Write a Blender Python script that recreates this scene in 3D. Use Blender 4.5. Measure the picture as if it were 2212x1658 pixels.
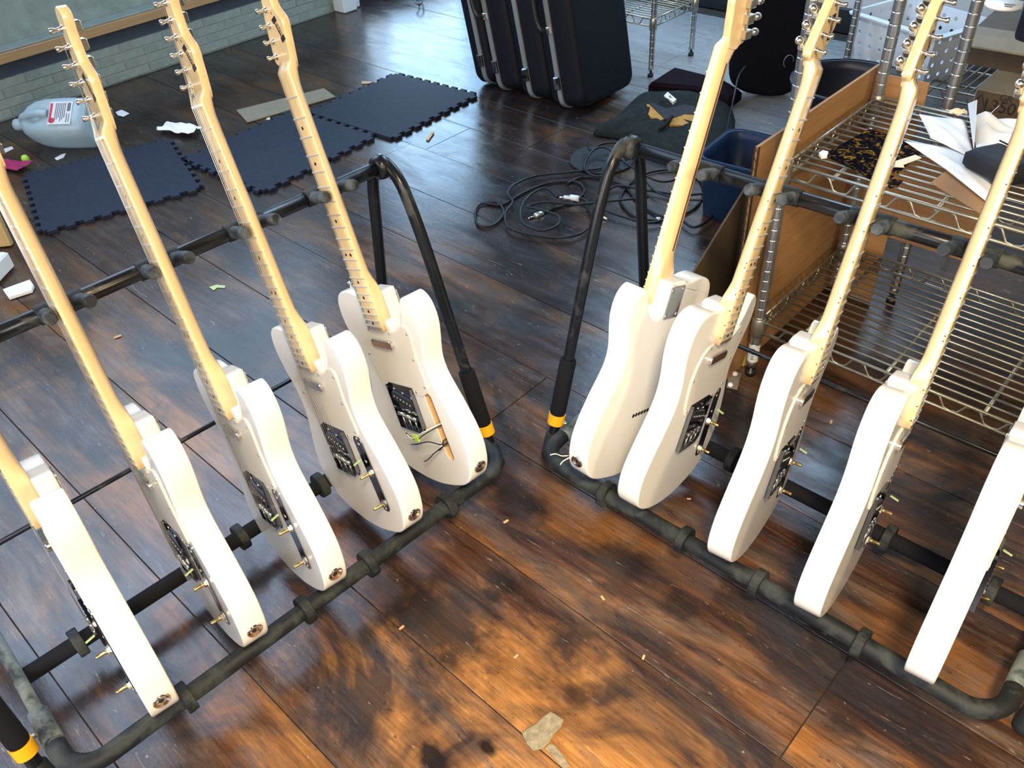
import bpy, bmesh, math, random
from mathutils import Vector, Matrix
random.seed(7)
PI = math.pi
S = bpy.context.scene
COL = S.collection
for o in list(bpy.data.objects):
    bpy.data.objects.remove(o, do_unlink=True)

# ------------------------------------------------------------------ camera
# world frame: x runs along the floor planks, y across them, z up (metres)
HC = 1.31
PITCH, ROLL, HEAD = math.radians(40.24), math.radians(-4.06), math.radians(45.3)
PA = Vector((math.cos(-HEAD), math.sin(-HEAD), 0)); PB = Vector((-PA.y, PA.x, 0))
def ab(v):                                   # viewer frame (right, forward, up) -> world
    return Vector((v.dot(PA), v.dot(PB), v.z))
_cp, _sp = math.cos(PITCH), math.sin(PITCH)
_r, _f, _d = Vector((1, 0, 0)), Vector((0, _cp, -_sp)), Vector((0, -_sp, -_cp))
_c, _s = math.cos(ROLL), math.sin(ROLL)
CR, CD, CF = ab(_r*_c - _d*_s), ab(_r*_s + _d*_c), ab(_f)
FPX = 1789.0
cam = bpy.data.cameras.new('camera')
cam.sensor_fit = 'HORIZONTAL'; cam.sensor_width = 36.0; cam.lens = 36.0*FPX/2212.0
cam.clip_start = 0.02; cam.clip_end = 60
camo = bpy.data.objects.new('camera', cam); COL.objects.link(camo)
m = Matrix.Identity(4)
for i, ax in enumerate((CR, -CD, -CF)):
    for j in range(3): m[j][i] = ax[j]
m.translation = (0, 0, HC)
camo.matrix_world = m
S.camera = camo
def fl(u, v, z=0.0):                         # where a sight line meets the height z
    d = CR*((u-1106)/FPX) + CD*((v-829)/FPX) + CF
    return Vector((0, 0, HC)) + d*((z-HC)/d.z)

# ------------------------------------------------------------------ light
S.view_settings.view_transform = 'Standard'
S.view_settings.look = 'None'
S.view_settings.gamma = 1.0
S.view_settings.use_curve_mapping = False
S.view_settings.exposure = 0.0
world = bpy.data.worlds.new('room_light'); S.world = world
world.use_nodes = True
world.node_tree.nodes['Background'].inputs[0].default_value = (0.55, 0.66, 0.85, 1)
world.node_tree.nodes['Background'].inputs[1].default_value = 0.05
def area(name, loc, aim, sx, sy, power, col, spread=180):
    l = bpy.data.lights.new(name, 'AREA'); l.shape = 'RECTANGLE'; l.size = sx; l.size_y = sy
    l.energy = power; l.color = col; l.spread = math.radians(spread)
    o = bpy.data.objects.new(name, l); COL.objects.link(o)
    o.location = loc
    o.rotation_euler = (Vector(aim)-Vector(loc)).to_track_quat('-Z', 'Y').to_euler()
    return o
# daylight of the glazed opening in the far corner of the left wall
area('corner_window_daylight', (-3.90, 3.36, 0.76), (-1.0, 2.3, 0.4), 0.80, 1.15, 14, (0.36, 0.66, 1.0))
# daylight of the far wall's windows
area('far_window_daylight', (-1.8, 3.82, 2.2), (-1.75, 2.85, 0.0), 1.6, 1.2, 60, (0.46, 0.72, 1.0), 115)
# daylight of the left wall's tall windows above the sill
area('left_window_daylight', (-3.85, 0.8, 2.62), (-1.0, 0.6, 0.4), 3.0, 2.5, 88, (0.62, 0.75, 1.0))
# windows in the wall behind the viewer
area('rear_window_daylight', (1.0, -1.75, 1.85), (-0.75, 0.8, 0.40), 0.9, 0.9, 50, (1.0, 0.95, 0.93))
area('rear_window_row_daylight', (-1.2, -2.9, 1.6), (-0.8, 1.0, 0.7), 4.4, 1.6, 132, (0.88, 0.91, 1.0))
# warm bulbs on the right-hand side of the room
area('warm_ceiling_lamp', (2.2, 0.0, 1.9), (-0.8, 0.7, 0.2), 0.6, 0.6, 54, (1.0, 0.80, 0.48))
area('bench_lamp', (0.35, -0.15, 2.3), (-0.25, 0.70, 0.0), 0.3, 0.3, 30, (1.0, 0.78, 0.48), 100)

# ------------------------------------------------------------------ materials
MATS = {}
def nodes_of(name):
    m = bpy.data.materials.new(name); m.use_nodes = True
    nt = m.node_tree
    MATS[name] = m
    return m, nt, nt.nodes['Principled BSDF']
def lk(nt, a, b): nt.links.new(a, b)
def noise(nt, scale, detail=4, rough=0.6, vec=None, dist=0.0):
    n = nt.nodes.new('ShaderNodeTexNoise'); n.inputs['Scale'].default_value = scale
    n.inputs['Detail'].default_value = detail; n.inputs['Roughness'].default_value = rough
    n.inputs['Distortion'].default_value = dist
    if vec is not None: lk(nt, vec, n.inputs['Vector'])
    return n
def ramp(nt, fac, stops, interp='LINEAR'):
    r = nt.nodes.new('ShaderNodeValToRGB'); r.color_ramp.interpolation = interp
    e = r.color_ramp.elements
    while len(e) < len(stops): e.new(0.5)
    for el, (p, c) in zip(e, stops):
        el.position = p; el.color = (c, c, c, 1) if isinstance(c, (int, float)) else (c[0], c[1], c[2], 1)
    lk(nt, fac, r.inputs[0]); return r
def mixc(nt, fac, a, b, mode='MIX'):
    n = nt.nodes.new('ShaderNodeMix'); n.data_type = 'RGBA'; n.blend_type = mode
    for inp, val in ((n.inputs[0], fac), (n.inputs[6], a), (n.inputs[7], b)):
        if hasattr(val, 'is_output'): lk(nt, val, inp)
        elif isinstance(val, (tuple, list)): inp.default_value = (val[0], val[1], val[2], 1)
        else: inp.default_value = val
    return n.outputs[2]
def coords(nt, kind='Object', scale=None):
    t = nt.nodes.new('ShaderNodeTexCoord'); out = t.outputs[kind]
    if scale:
        mp = nt.nodes.new('ShaderNodeMapping'); mp.inputs['Scale'].default_value = scale
        lk(nt, out, mp.inputs['Vector']); out = mp.outputs[0]
    return out
def bump(nt, bsdf, h, strength=0.2, dist=0.002):
    b = nt.nodes.new('ShaderNodeBump'); b.inputs['Strength'].default_value = strength
    b.inputs['Distance'].default_value = dist
    lk(nt, h, b.inputs['Height']); lk(nt, b.outputs[0], bsdf.inputs['Normal'])
def plain(name, col, rough=0.5, metal=0.0, coat=0.0, var=0.12, scale=30, trans=0.0, spec=0.5, sc=None, bmp=0.0):
    """A material with a little procedural variation of tone and gloss."""
    m, nt, b = nodes_of(name)
    v = coords(nt, 'Object', sc)
    n = noise(nt, scale, 4, 0.6, v)
    lo = tuple(c*(1-var) for c in col); hi = tuple(min(1, c*(1+var)) for c in col)
    r = ramp(nt, n.outputs[0], [(0.3, lo), (0.7, hi)])
    lk(nt, r.outputs[0], b.inputs['Base Color'])
    b.inputs['Roughness'].default_value = rough
    b.inputs['Metallic'].default_value = metal
    b.inputs['Coat Weight'].default_value = coat
    b.inputs['Coat Roughness'].default_value = 0.06
    b.inputs['Transmission Weight'].default_value = trans
    b.inputs['Specular IOR Level'].default_value = spec
    if bmp: bump(nt, b, n.outputs[0], bmp, 0.002)
    return m
def dusty(name, col, dust, amount=0.55, rough=0.55, scale=16):
    m, nt, b = nodes_of(name)
    v = coords(nt)
    n = noise(nt, scale, 5, 0.65, v, 0.4)
    f = ramp(nt, n.outputs[0], [(amount-0.05, 0.0), (amount+0.12, 0.85)])
    lk(nt, mixc(nt, f.outputs[0], col, dust), b.inputs['Base Color'])
    rr = ramp(nt, n.outputs[0], [(amount-0.05, rough), (amount+0.12, 0.85)])
    lk(nt, rr.outputs[0], b.inputs['Roughness'])
    b.inputs['Specular IOR Level'].default_value = 0.35
    return m

plain('white_lacquer', (0.82, 0.80, 0.755), 0.22, coat=0.55, var=0.02, scale=8)
plain('white_guard', (0.74, 0.69, 0.60), 0.32, coat=0.2, var=0.02, scale=12)
plain('guard_edge', (0.72, 0.55, 0.30), 0.4)
def maple():
    m, nt, b = nodes_of('maple')
    v = coords(nt, 'Object', (60, 2.5, 60))
    n = noise(nt, 3.0, 5, 0.6, v)
    r = ramp(nt, n.outputs[0], [(0.3, (0.70, 0.49, 0.24)), (0.7, (0.80, 0.60, 0.33))])
    lk(nt, r.outputs[0], b.inputs['Base Color'])
    b.inputs['Roughness'].default_value = 0.3; b.inputs['Coat Weight'].default_value = 1.0
    b.inputs['Coat Roughness'].default_value = 0.08
maple()
plain('chrome', (0.74, 0.73, 0.70), 0.12, 1.0, var=0.05)
plain('dark_chrome', (0.30, 0.31, 0.34), 0.10, 1.0, var=0.08)
plain('nickel', (0.72, 0.69, 0.62), 0.24, 1.0, var=0.06)
plain('fret_wire', (0.70, 0.69, 0.66), 0.35, 0.55, var=0.04)
plain('brass', (0.72, 0.50, 0.18), 0.28, 1.0)
plain('black_plastic', (0.012, 0.012, 0.014), 0.35)
plain('black_ink', (0.008, 0.008, 0.012), 0.45, var=0.05)
plain('bone_white', (0.80, 0.78, 0.70), 0.35, var=0.04)
plain('walnut', (0.10, 0.035, 0.015), 0.4)
plain('bare_wood', (0.58, 0.36, 0.17), 0.6, sc=(8, 60, 60), scale=3)
plain('green_tape', (0.45, 0.85, 0.06), 0.6, var=0.06)
plain('green_switch', (0.42, 0.52, 0.24), 0.4)
plain('wire_white', (0.75, 0.73, 0.68), 0.5)
plain('steel_string', (0.55, 0.53, 0.50), 0.3, 0.9)
dusty('black_tube', (0.007, 0.008, 0.011), (0.060, 0.066, 0.056), 0.60, 0.28, 14)
dusty('black_foam', (0.007, 0.009, 0.011), (0.045, 0.054, 0.052), 0.52, 0.6, 18)
dusty('dusty_arm', (0.020, 0.026, 0.030), (0.17, 0.20, 0.195), 0.44, 0.5, 20)
dusty('peg_rubber', (0.014, 0.017, 0.022), (0.10, 0.12, 0.135), 0.52, 0.5, 22)
plain('clean_foam', (0.007, 0.007, 0.010), 0.85, spec=0.2)
plain('yellow_band', (0.80, 0.42, 0.01), 0.4, var=0.06)
plain('foot_rubber', (0.013, 0.017, 0.020), 0.7, var=0.3, spec=0.3)
plain('mat_foam', (0.010, 0.016, 0.034), 0.7, var=0.25, scale=60, bmp=0.15, spec=0.3)
plain('jug_plastic', (0.50, 0.66, 0.74), 0.35, trans=0.35, var=0.05)
plain('label_white', (0.62, 0.64, 0.66), 0.5, var=0.05)
plain('label_red', (0.50, 0.03, 0.06), 0.5)
plain('label_ink', (0.10, 0.12, 0.16), 0.5)
plain('paper', (0.80, 0.80, 0.80), 0.7, var=0.03)
plain('paper_cream', (0.68, 0.62, 0.46), 0.7, var=0.05)
plain('magenta_cloth', (0.32, 0.015, 0.10), 0.8)
plain('lime_plastic', (0.45, 0.75, 0.08), 0.5)
plain('case_shell', (0.0045, 0.0055, 0.010), 0.6, spec=0.2, var=0.3, scale=80, bmp=0.2)
plain('aluminium', (0.50, 0.53, 0.52), 0.42, 0.85, var=0.1, sc=(3, 3, 60))
plain('wire_chrome', (0.34, 0.33, 0.28), 0.34, 0.75, var=0.12)
plain('post_chrome', (0.52, 0.54, 0.54), 0.26, 0.9, var=0.1)
plain('gig_bag', (0.004, 0.004, 0.007), 0.85, spec=0.12, var=0.3, scale=120, bmp=0.2)
plain('canvas', (0.012, 0.015, 0.014), 0.95, spec=0.15, var=0.35, scale=40, bmp=0.4)
plain('canvas_dark', (0.009, 0.010, 0.012), 0.9, var=0.3, scale=40, bmp=0.3)
plain('maroon_cloth', (0.008, 0.003, 0.006), 0.95, spec=0.1, var=0.3, scale=40)
plain('yellow_lining', (0.34, 0.16, 0.02), 0.8, var=0.25)
plain('cable_rubber', (0.006, 0.007, 0.010), 0.5, spec=0.3)
plain('blue_plastic', (0.007, 0.022, 0.065), 0.45, var=0.12, spec=0.3)
plain('navy_plastic', (0.006, 0.008, 0.018), 0.4)
plain('basket_plastic', (0.66, 0.72, 0.78), 0.4, trans=0.12, var=0.05)
plain('pouch_black', (0.006, 0.007, 0.012), 0.75, var=0.3, scale=60)
plain('whitewash', (0.25, 0.31, 0.285), 0.75, var=0.16, scale=18, bmp=0.35)
plain('mortar', (0.22, 0.27, 0.255), 0.9, var=0.15, scale=40)
plain('dark_blue_grey', (0.045, 0.065, 0.095), 0.7, var=0.15)
plain('rail_pine', (0.42, 0.27, 0.13), 0.6, sc=(40, 2, 40), scale=3)
plain('plaster', (0.62, 0.66, 0.68), 0.8, var=0.04, scale=6)
plain('baseboard_black', (0.010, 0.011, 0.016), 0.5)
plain('board_pine', (0.52, 0.34, 0.14), 0.55, sc=(60, 60, 2), scale=3)
plain('putty', (0.24, 0.20, 0.13), 0.9, var=0.35, scale=120, bmp=0.6)
plain('clear_film', (0.42, 0.40, 0.38), 0.25, trans=0.55, var=0.05)
plain('yellow_strap', (0.42, 0.35, 0.06), 0.7, var=0.2)
plain('window_frame_paint', (0.55, 0.58, 0.60), 0.5)
plain('subfloor', (0.010, 0.008, 0.006), 0.9)
plain('joint_dust', (0.022, 0.017, 0.013), 0.95, var=0.6, scale=25)
def cardboard():
    m, nt, b = nodes_of('cardboard')
    v = coords(nt, 'Object', (3, 3, 40))
    n = noise(nt, 2.0, 5, 0.6, v); n2 = noise(nt, 260, 2, 0.5, coords(nt))
    r = ramp(nt, n.outputs[0], [(0.3, (0.27, 0.135, 0.048)), (0.7, (0.36, 0.19, 0.072))])
    lk(nt, mixc(nt, 0.12, r.outputs[0], n2.outputs[0], 'OVERLAY'), b.inputs['Base Color'])
    b.inputs['Roughness'].default_value = 0.75
cardboard()
plain('cardboard_dark', (0.065, 0.042, 0.022), 0.8, var=0.15)
plain('cardboard_grey', (0.19, 0.165, 0.115), 0.8, var=0.08)
plain('strip_card', (0.22, 0.19, 0.13), 0.8, var=0.1)
plain('corrugation', (0.035, 0.022, 0.012), 0.9, sc=(1, 1, 1), scale=300, var=0.7)
def tortoise():
    m, nt, b = nodes_of('tortoiseshell')
    v = coords(nt)
    n = noise(nt, 70, 4, 0.7, v, 0.8)
    r = ramp(nt, n.outputs[0], [(0.52, (0.006, 0.006, 0.010)), (0.59, (0.10, 0.055, 0.012)), (0.66, (0.42, 0.22, 0.03))])
    lk(nt, r.outputs[0], b.inputs['Base Color']); b.inputs['Roughness'].default_value = 0.32; b.inputs['Specular IOR Level'].default_value = 0.0
tortoise()
def stained_paper():
    m, nt, b = nodes_of('note_paper')
    v = coords(nt)
    n = noise(nt, 9, 3, 0.6, v)
    r = ramp(nt, n.outputs[0], [(0.35, (0.70, 0.70, 0.70)), (0.62, (0.82, 0.80, 0.77))])
    lk(nt, r.outputs[0], b.inputs['Base Color']); b.inputs['Roughness'].default_value = 0.7
stained_paper()
def plank_material():
    m, nt, b = nodes_of('old_plank')
    geo = nt.nodes.new('ShaderNodeNewGeometry'); oi = nt.nodes.new('ShaderNodeObjectInfo')
    off = nt.nodes.new('ShaderNodeVectorMath'); off.operation = 'MULTIPLY_ADD'
    comb = nt.nodes.new('ShaderNodeCombineXYZ')
    for i in range(3): lk(nt, oi.outputs['Random'], comb.inputs[i])
    lk(nt, comb.outputs[0], off.inputs[0]); off.inputs[1].default_value = (13.0, 0.0, 7.0)
    lk(nt, geo.outputs['Position'], off.inputs[2])
    def mapped(sc, src=off.outputs[0], loc=(0, 0, 0)):
        mp = nt.nodes.new('ShaderNodeMapping'); mp.inputs['Scale'].default_value = sc
        mp.inputs['Location'].default_value = loc
        lk(nt, src, mp.inputs['Vector']); return mp.outputs[0]
    pos = geo.outputs['Position']
    grain = noise(nt, 1.0, 7, 0.68, mapped((2.2, 42, 5)), 0.6)
    base = ramp(nt, grain.outputs[0], [(0.28, (0.016, 0.009, 0.008)), (0.43, (0.048, 0.022, 0.015)),
                                      (0.55, (0.100, 0.044, 0.024)), (0.72, (0.18, 0.085, 0.040))])
    # varnish left in broad patches: glowing orange where it survives
    var = noise(nt, 1.0, 4, 0.55, mapped((1.3, 4.6, 2)), 0.8)
    vf = ramp(nt, var.outputs[0], [(0.49, 0.0), (0.64, 0.85)])
    c = mixc(nt, vf.outputs[0], base.outputs[0], mixc(nt, grain.outputs[0], (0.12, 0.038, 0.010), (0.56, 0.25, 0.065)))
    # soft patch in the foreground between the racks, mixed to brighter orange
    vd = nt.nodes.new('ShaderNodeVectorMath'); vd.operation = 'DISTANCE'
    pm_ = mapped((0.75, 1.25, 0), pos); lk(nt, pm_, vd.inputs[0]); vd.inputs[1].default_value = (-0.20, 0.50, 0)
    pn = noise(nt, 1.0, 5, 0.65, mapped((3.0, 8.0, 2), pos, (8, 1, 0)), 0.8)
    pd = nt.nodes.new('ShaderNodeMath'); pd.operation = 'MULTIPLY_ADD'
    lk(nt, pn.outputs[0], pd.inputs[0]); pd.inputs[1].default_value = 1.1; lk(nt, vd.outputs['Value'], pd.inputs[2])
    pf = ramp(nt, pd.outputs[0], [(0.72, 0.92), (1.12, 0.0)])
    c = mixc(nt, pf.outputs[0], c, mixc(nt, grain.outputs[0], (0.28, 0.090, 0.024), (0.88, 0.44, 0.135)))
    # greyed, worn timber in streaks along the board
    worn = noise(nt, 1.0, 6, 0.7, mapped((2.0, 9.0, 2), loc=(5, 3, 1)), 0.9)
    wf = ramp(nt, worn.outputs[0], [(0.50, 0.0), (0.64, 0.78)])
    c = mixc(nt, wf.outputs[0], c, mixc(nt, grain.outputs[0], (0.045, 0.036, 0.036), (0.27, 0.20, 0.16)))
    # old spills: dark blue-black blotches that run over the joints
    spill = noise(nt, 1.0, 5, 0.62, mapped((2.0, 3.4, 2), pos, (2.3, 7.1, 0)), 1.2)
    sf = ramp(nt, spill.outputs[0], [(0.46, 0.0), (0.60, 0.88)])
    c = mixc(nt, sf.outputs[0], c, (0.020, 0.020, 0.026))
    # boards darken further off and towards the left wall
    far_dark = noise(nt, 1.0, 3, 0.5, mapped((0.75, 0.75, 1), pos, (1.0, 2.0, 0)), 0.3)
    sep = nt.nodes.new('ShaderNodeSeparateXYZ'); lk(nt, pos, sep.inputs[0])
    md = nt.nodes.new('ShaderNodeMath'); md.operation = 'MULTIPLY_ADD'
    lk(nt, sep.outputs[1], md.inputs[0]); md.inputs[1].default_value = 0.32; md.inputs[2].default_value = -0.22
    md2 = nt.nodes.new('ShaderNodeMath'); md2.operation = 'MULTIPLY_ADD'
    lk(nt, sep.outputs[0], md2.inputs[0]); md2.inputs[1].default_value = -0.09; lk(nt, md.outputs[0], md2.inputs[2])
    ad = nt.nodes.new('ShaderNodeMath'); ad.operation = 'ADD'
    lk(nt, far_dark.outputs[0], ad.inputs[0]); lk(nt, md2.outputs[0], ad.inputs[1])
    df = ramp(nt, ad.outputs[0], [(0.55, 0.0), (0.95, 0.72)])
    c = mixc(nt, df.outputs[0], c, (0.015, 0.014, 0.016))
    # boards turn to a paler grey beyond the cases
    mp_ = nt.nodes.new('ShaderNodeMath'); mp_.operation = 'MULTIPLY_ADD'
    lk(nt, worn.outputs[0], mp_.inputs[0]); mp_.inputs[1].default_value = 0.55; lk(nt, sep.outputs[1], mp_.inputs[2])
    mq_ = nt.nodes.new('ShaderNodeMath'); mq_.operation = 'MULTIPLY_ADD'
    lk(nt, sep.outputs[0], mq_.inputs[0]); mq_.inputs[1].default_value = 0.30; lk(nt, mp_.outputs[0], mq_.inputs[2])
    mr_ = nt.nodes.new('ShaderNodeMapRange'); lk(nt, mq_.outputs[0], mr_.inputs[0])
    mr_.inputs[1].default_value = 2.25; mr_.inputs[2].default_value = 2.65; mr_.inputs[3].default_value = 0.0; mr_.inputs[4].default_value = 0.85
    ms_ = nt.nodes.new('ShaderNodeMapRange'); lk(nt, sep.outputs[0], ms_.inputs[0])
    ms_.inputs[1].default_value = -1.35; ms_.inputs[2].default_value = -0.95; ms_.inputs[3].default_value = 1.0; ms_.inputs[4].default_value = 0.0
    mt_ = nt.nodes.new('ShaderNodeMath'); mt_.operation = 'MULTIPLY'; lk(nt, mr_.outputs[0], mt_.inputs[0]); lk(nt, ms_.outputs[0], mt_.inputs[1])
    c = mixc(nt, mt_.outputs[0], c, mixc(nt, grain.outputs[0], (0.20, 0.21, 0.22), (0.50, 0.50, 0.49)))
    # knots, burns and single old stains
    wob = noise(nt, 26, 4, 0.6, pos)
    for u_, v_, r_, k_ in ((1062, 1287, 0.016, 0.9), (1085, 1256, 0.024, 0.85), (948, 1345, 0.085, 0.8), (870, 1290, 0.06, 0.7), (935, 1640, 0.024, 0.95), (1052, 1612, 0.012, 0.95),
                           (1115, 1085, 0.05, 0.85), (210, 985, 0.028, 0.7), (1470, 1310, 0.03, 0.8), (1340, 1215, 0.05, 0.6), (800, 1150, 0.06, 0.85), (1240, 1500, 0.02, 0.6), (1830, 1560, 0.02, 0.7), (560, 720, 0.09, 0.6)):
        q_ = fl(u_, v_)
        dn = nt.nodes.new('ShaderNodeVectorMath'); dn.operation = 'DISTANCE'
        lk(nt, mapped((0.62, 1.0, 0), pos), dn.inputs[0]); dn.inputs[1].default_value = (q_.x*0.62, q_.y, 0)
        da = nt.nodes.new('ShaderNodeMath'); da.operation = 'MULTIPLY_ADD'
        lk(nt, wob.outputs[0], da.inputs[0]); da.inputs[1].default_value = r_*1.6; lk(nt, dn.outputs['Value'], da.inputs[2])
        mr2 = nt.nodes.new('ShaderNodeMapRange'); lk(nt, da.outputs[0], mr2.inputs[0])
        mr2.inputs[1].default_value = r_*1.35; mr2.inputs[2].default_value = r_*1.95; mr2.inputs[3].default_value = k_; mr2.inputs[4].default_value = 0.0
        c = mixc(nt, mr2.outputs[0], c, (0.018, 0.013, 0.013))
    # specks, gouges and pale crumbs
    sp = noise(nt, 1.0, 5, 0.75, mapped((34, 70, 30), pos))
    c = mixc(nt, ramp(nt, sp.outputs[0], [(0.60, 0.0), (0.70, 0.8)]).outputs[0], c, (0.016, 0.013, 0.013))
    sp2 = noise(nt, 1.0, 2, 0.5, mapped((60, 95, 40), pos, (3, 3, 3)))
    c = mixc(nt, ramp(nt, sp2.outputs[0], [(0.735, 0.0), (0.775, 0.75)]).outputs[0], c, (0.36, 0.32, 0.26))
    fine = noise(nt, 1.0, 6, 0.8, mapped((9, 210, 20)), 0.4)
    c = mixc(nt, 0.75, c, ramp(nt, fine.outputs[0], [(0.32, 0.25), (0.66, 1.0)]).outputs[0], 'MULTIPLY')
    scr = noise(nt, 1.0, 3, 0.6, mapped((16, 120, 20), pos, (4, 4, 4)), 1.5)
    c = mixc(nt, ramp(nt, scr.outputs[0], [(0.66, 0.0), (0.74, 0.55)]).outputs[0], c, (0.30, 0.25, 0.19))
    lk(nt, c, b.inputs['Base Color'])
    rn = noise(nt, 1.0, 5, 0.65, mapped((5, 16, 5), pos, (9, 2, 4)), 0.6)
    lk(nt, ramp(nt, rn.outputs[0], [(0.30, 0.12), (0.70, 0.34)]).outputs[0], b.inputs['Roughness'])
    b.inputs['Specular IOR Level'].default_value = 0.55
    hb = mixc(nt, 0.5, grain.outputs[0], sp.outputs[0])
    bump(nt, b, hb, 0.30, 0.0025)
plank_material()
M = MATS

# ------------------------------------------------------------------ mesh helpers
class MB:
    def __init__(s): s.v = []; s.f = []; s.sm = []
    def add(s, verts, faces, smooth=False):
        k = len(s.v); s.v += [Vector(p) for p in verts]
        s.f += [[i+k for i in f] for f in faces]; s.sm += [smooth]*len(faces)
        return s
    def box(s, lo, hi, mat=None):
        x0, y0, z0 = lo; x1, y1, z1 = hi
        p = [Vector(q) for q in ((x0,y0,z0),(x1,y0,z0),(x1,y1,z0),(x0,y1,z0),(x0,y0,z1),(x1,y0,z1),(x1,y1,z1),(x0,y1,z1))]
        if mat is not None: p = [mat @ q for q in p]
        return s.add(p, [(0,3,2,1),(4,5,6,7),(0,1,5,4),(1,2,6,5),(2,3,7,6),(3,0,4,7)])
    def bbox(s, lo, hi, r, mat=None):
        """box whose edges are chamfered by r"""
        x0, y0, z0 = lo; x1, y1, z1 = hi
        rings = []
        for z, d in ((z0, r), (z0+r, 0), (z1-r, 0), (z1, r)):
            X0, X1, Y0, Y1 = x0+d, x1-d, y0+d, y1-d
            rings.append([(X0+r, Y0, z), (X1-r, Y0, z), (X1, Y0+r, z), (X1, Y1-r, z), (X1-r, Y1, z), (X0+r, Y1, z), (X0, Y1-r, z), (X0, Y0+r, z)])
        return s.loft(rings, True, mat=mat)
    def loft(s, rings, closed=True, caps=True, smooth=False, mat=None):
        n = len(rings[0]); vs = [Vector(p) for r in rings for p in r]
        if mat is not None: vs = [mat @ p for p in vs]
        fs = []
        for i in range(len(rings)-1):
            for j in range(n if closed else n-1):
                a, b = i*n+j, i*n+(j+1) % n
                fs.append((a, b, b+n, a+n))
        s.add(vs, fs, smooth)
        if caps:
            k = len(s.v)-len(vs); L = (len(rings)-1)*n+k
            s.f.append([k+j for j in reversed(range(n))]); s.f.append([L+j for j in range(n)]); s.sm += [False, False]
        return s
    def tube(s, path, r, n=10, closed=False, smooth=True, caps=True):
        P = [Vector(p) for p in path]; m = len(P)
        rr = r if isinstance(r, (list, tuple)) else [r]*m
        T = []
        for i in range(m):
            if closed: t = P[(i+1) % m]-P[i-1]
            else: t = P[min(i+1, m-1)]-P[max(i-1, 0)]
            T.append(t.normalized())
        up = Vector((0, 0, 1)) if abs(T[0].z) < 0.9 else Vector((1, 0, 0))
        N = (up - T[0]*up.dot(T[0])).normalized()
        rings = []
        for i in range(m):
            N = (N - T[i]*N.dot(T[i])).normalized(); B = T[i].cross(N)
            rings.append([P[i]+(N*math.cos(2*PI*j/n)+B*math.sin(2*PI*j/n))*rr[i] for j in range(n)])
        if closed: rings.append(rings[0]); caps = False
        return s.loft(rings, True, caps, smooth)
    def lathe(s, prof, origin=(0,0,0), axis=(0,0,1), n=20, smooth=True, caps=True):
        q = Vector(axis).normalized().to_track_quat('Z', 'Y').to_matrix(); o = Vector(origin)
        rings = [[o + q @ Vector((r*math.cos(2*PI*j/n), r*math.sin(2*PI*j/n), z)) for j in range(n)] for r, z in prof]
        return s.loft(rings, True, caps, smooth)
    def build(s, name, mat, parent=None, smooth_angle=None):
        me = bpy.data.meshes.new(name)
        me.from_pydata([tuple(p) for p in s.v], [], s.f)
        me.materials.append(M[mat] if isinstance(mat, str) else mat)
        me.polygons.foreach_set('use_smooth', s.sm)
        me.update()
        o = bpy.data.objects.new(name, me); COL.objects.link(o)
        if parent is not None: o.parent = parent
        return o
def empty(name, mat=None, loc=None):
    o = bpy.data.objects.new(name, None); COL.objects.link(o); o.empty_display_size = 0.05
    if mat is not None: o.matrix_world = mat
    if loc is not None: o.location = loc
    return o
def tag(o, label=None, cat=None, group=None, kind=None):
    if label: o['label'] = label
    if cat: o['category'] = cat
    if group: o['group'] = group
    if kind: o['kind'] = kind
    return o
def dup(o, parent=None, skip=()):
    c = o.copy(); COL.objects.link(c); c.parent = parent
    for ch in list(o.children):
        if ch.get('role') in skip: continue
        dup(ch, c, skip)
    return c
def share(o, parent, loc=None, rot=None):
    c = o.copy(); COL.objects.link(c); c.parent = parent
    if loc is not None: c.location = loc
    if rot is not None: c.rotation_euler = rot
    return c
def spline(pts, n=6, closed=False):
    P = [Vector(p) for p in pts]; m = len(P); out = []
    for i in range(m if closed else m-1):
        if closed: a, b, c, d = P[i-1], P[i], P[(i+1) % m], P[(i+2) % m]
        else: a, b, c, d = P[max(i-1, 0)], P[i], P[i+1], P[min(i+2, m-1)]
        for k in range(n):
            t = k/n
            out.append(0.5*((2*b)+(c-a)*t+(2*a-5*b+4*c-d)*t*t+(3*b-a-3*c+d)*t**3))
    if not closed: out.append(P[-1])
    return out
def frame(x, y, z, o):
    m = Matrix.Identity(4)
    for i, ax in enumerate((x, y, z)):
        for j in range(3): m[j][i] = ax[j]
    m.translation = o
    return m
def rz(a): return Matrix.Rotation(a, 4, 'Z')
def at(loc, a=0): return Matrix.Translation(Vector(loc)) @ rz(a)
def prism(mb, outline, z0, z1, mat=None, r=0.0):
    """flat-topped slab of a 2-D outline (ccw), optional chamfer r"""
    def ins(d):
        n = len(outline); res = []
        for i in range(n):
            a, b = Vector(outline[i-1]), Vector(outline[(i+1) % n]); t = (b-a).normalized()
            res.append((outline[i][0]-t.y*d, outline[i][1]+t.x*d))
        return res
    rings = []
    if r: prof = [(z0, r), (z0+r, 0), (z1-r, 0), (z1, r)]
    else: prof = [(z0, 0), (z1, 0)]
    for z, d in prof:
        o = ins(d) if d else outline
        rings.append([(p[0], p[1], z) for p in o])
    return mb.loft(rings, True, True, False, mat)
def circle(cx, cy, r, n=16, a0=0): return [(cx+r*math.cos(a0+2*PI*i/n), cy+r*math.sin(a0+2*PI*i/n)) for i in range(n)]
def rrect(x0, y0, x1, y1, r, n=4):
    out = []
    for cx, cy, a in ((x1-r, y0+r, -PI/2), (x1-r, y1-r, 0), (x0+r, y1-r, PI/2), (x0+r, y0+r, PI)):
        for i in range(n+1): out.append((cx+r*math.cos(a+PI/2*i/n), cy+r*math.sin(a+PI/2*i/n)))
    return out
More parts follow.
